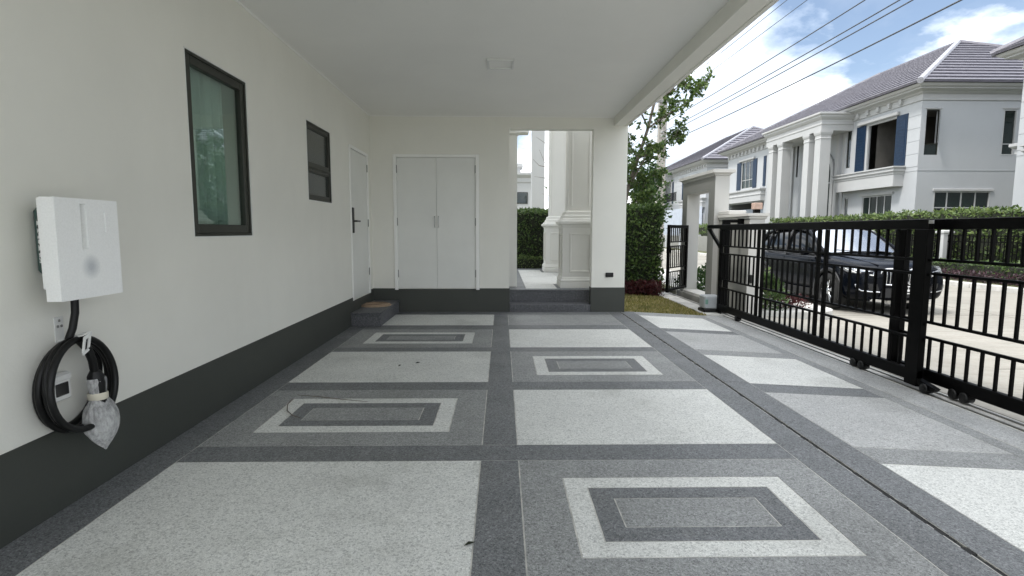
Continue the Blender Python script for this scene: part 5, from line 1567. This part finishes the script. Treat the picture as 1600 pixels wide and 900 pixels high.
# front: twin grille, lamps, bumper, plate
def rounded(cw, cz_, hw, hh, l, n=24, p=3.2):
    out = []
    for k in range(n):
        a = 2 * math.pi * k / n
        c_, s_ = math.cos(a), math.sin(a)
        out.append(W(l + .12 * abs((cw + hw * math.copysign(abs(c_) ** (2 / p), c_)) / .62) ** 2 - .012 * (s_ > 0), cw + hw * math.copysign(abs(c_) ** (2 / p), c_), cz_ + hh * math.copysign(abs(s_) ** (2 / p), s_)))
    return out
for sg in (-1, 1):
    cw = sg * .235
    r0 = rounded(cw, .715, .200, .150, -.018)
    gr = MB().tube(r0 + [r0[0]], .017, 8, caps=False).build('grille_ring', M['chrome'], car)
    MB().add([Vector(p) + Vector((0, .012, 0)) for p in r0], [tuple(range(24))]).build('grille_recess', M['clad'], gr)
    for k in range(6):
        w_ = cw + (-.150 + .060 * k)
        MB().tube([W(-.022 + .12 * abs(w_ / .62) ** 2, w_, .585), W(-.030 + .12 * abs(w_ / .62) ** 2, w_, .72), W(-.018 + .12 * abs(w_ / .62) ** 2, w_, .845)], .008, 6).build('grille_slat', M['chrome'], gr)
    # headlamp wraps the corner
    hl = [(.03, .50, .80, .70), (.08, .66, .83, .715), (.17, .79, .855, .735), (.34, .88, .895, .79), (.50, .915, .905, .86)]
    vs, fs = [], []
    for (l, w_, zt, zb) in hl:
        vs += [W(l - .018, sg * (w_ + .012), zt), W(l - .03, sg * (w_ + .022), (zt + zb) / 2), W(l - .018, sg * (w_ + .016), zb), W(l + .10, sg * (w_ - .10), zb), W(l + .10, sg * (w_ - .12), zt)]
    for i in range(len(hl) - 1):
        for k in range(5):
            k2 = (k + 1) % 5
            fs.append((i * 5 + k, i * 5 + k2, i * 5 + 5 + k2, i * 5 + 5 + k))
    fs += [tuple(range(5)), tuple(range(20, 25))]
    hd = MB().add(vs, fs, True).build('headlamp', M['lamp'], car, fix=True)
    MB().tube([W(.03 - .035, sg * .53, .735), W(.09 - .035, sg * .69, .755), W(.20 - .03, sg * .825, .79), W(.36 - .02, sg * .905, .85)], .012, 6).build('light_bar', M['plate'], hd)
    # bumper side intake with bright trim
    MB().prism([W(.005, sg * .46, .42), W(.115, sg * .80, .45), W(.14, sg * .83, .56), W(.10, sg * .78, .60), W(.0, sg * .52, .58)], (0, -.035, 0)).build('side_intake', M['clad'], car)
    MB().tube([W(-.04, sg * .47, .435), W(-.005, sg * .62, .44), W(.06, sg * .755, .455), W(.105, sg * .815, .50), W(.125, sg * .835, .57)], [.012, .013, .014, .016, .014], 8).build('intake_trim', M['chrome'], car)
    MB().prism([W(.02, sg * .34, .24), W(.06, sg * .62, .265), W(.05, sg * .58, .305), W(.01, sg * .36, .285)], (0, -.05, 0)).build('skid_trim', M['chrome'], car)
MB().prism([W(-.015, -.44, .33), W(-.015, .44, .33), W(-.015, .40, .50), W(-.015, -.40, .50)], (0, .03, 0)).build('lower_intake', M['clad'], car)
MB().prism([W(.0, -.33, .235), W(.0, .33, .235), W(-.01, .33, .275), W(-.01, -.33, .275)], (0, -.03, 0)).build('skid_plate', M['steel'], car)
pt_ = MB().prism([W(-.045, -.17, .40), W(-.045, .17, .40), W(-.045, .17, .55), W(-.045, -.17, .55)], (0, .012, 0)).build('number_plate', M['plate'], car)
for (w0, z0, w1, z1) in ((-.11, .485, -.085, .53), (-.075, .485, -.05, .53), (-.005, .485, .02, .53), (.03, .485, .055, .53), (.065, .485, .09, .53), (.10, .485, .125, .53), (-.10, .42, .10, .445)):
    MB().prism([W(-.0465, w0, z0), W(-.0465, w1, z0), W(-.0465, w1, z1), W(-.0465, w0, z1)], (0, .003, 0)).build('plate_mark', M['clad'], pt_)
MB().lathe([(0, -.012), (.030, -.012), (.041, -.006), (.041, .012)], CX, CY + .04, 'y', 20, cz=CZ + .905).build('bonnet_emblem', M['chrome'], car)
for (a, b) in ((.55, .05), (.05, -.50)):
    MB().tube([W(1.16, a, 1.125), W(1.24, (a + b) / 2, 1.15), W(1.30, b, 1.175)], .009, 5).build('wiper', M['clad'], car)
# bonnet creases and shut line
for sg in (-1, 1):
    MB().tube([W(.12, sg * .42, .925), W(.6, sg * .52, 1.012), W(1.15, sg * .62, 1.085)], .011, 6).build('bonnet_crease', M['carpaint'], car)
    MB().tube([W(.16, sg * .70, .893), W(.5, sg * .79, .965), W(.9, sg * .825, 1.02), W(1.18, sg * .84, 1.055)], .004, 4).build('bonnet_seam', M['clad'], car)
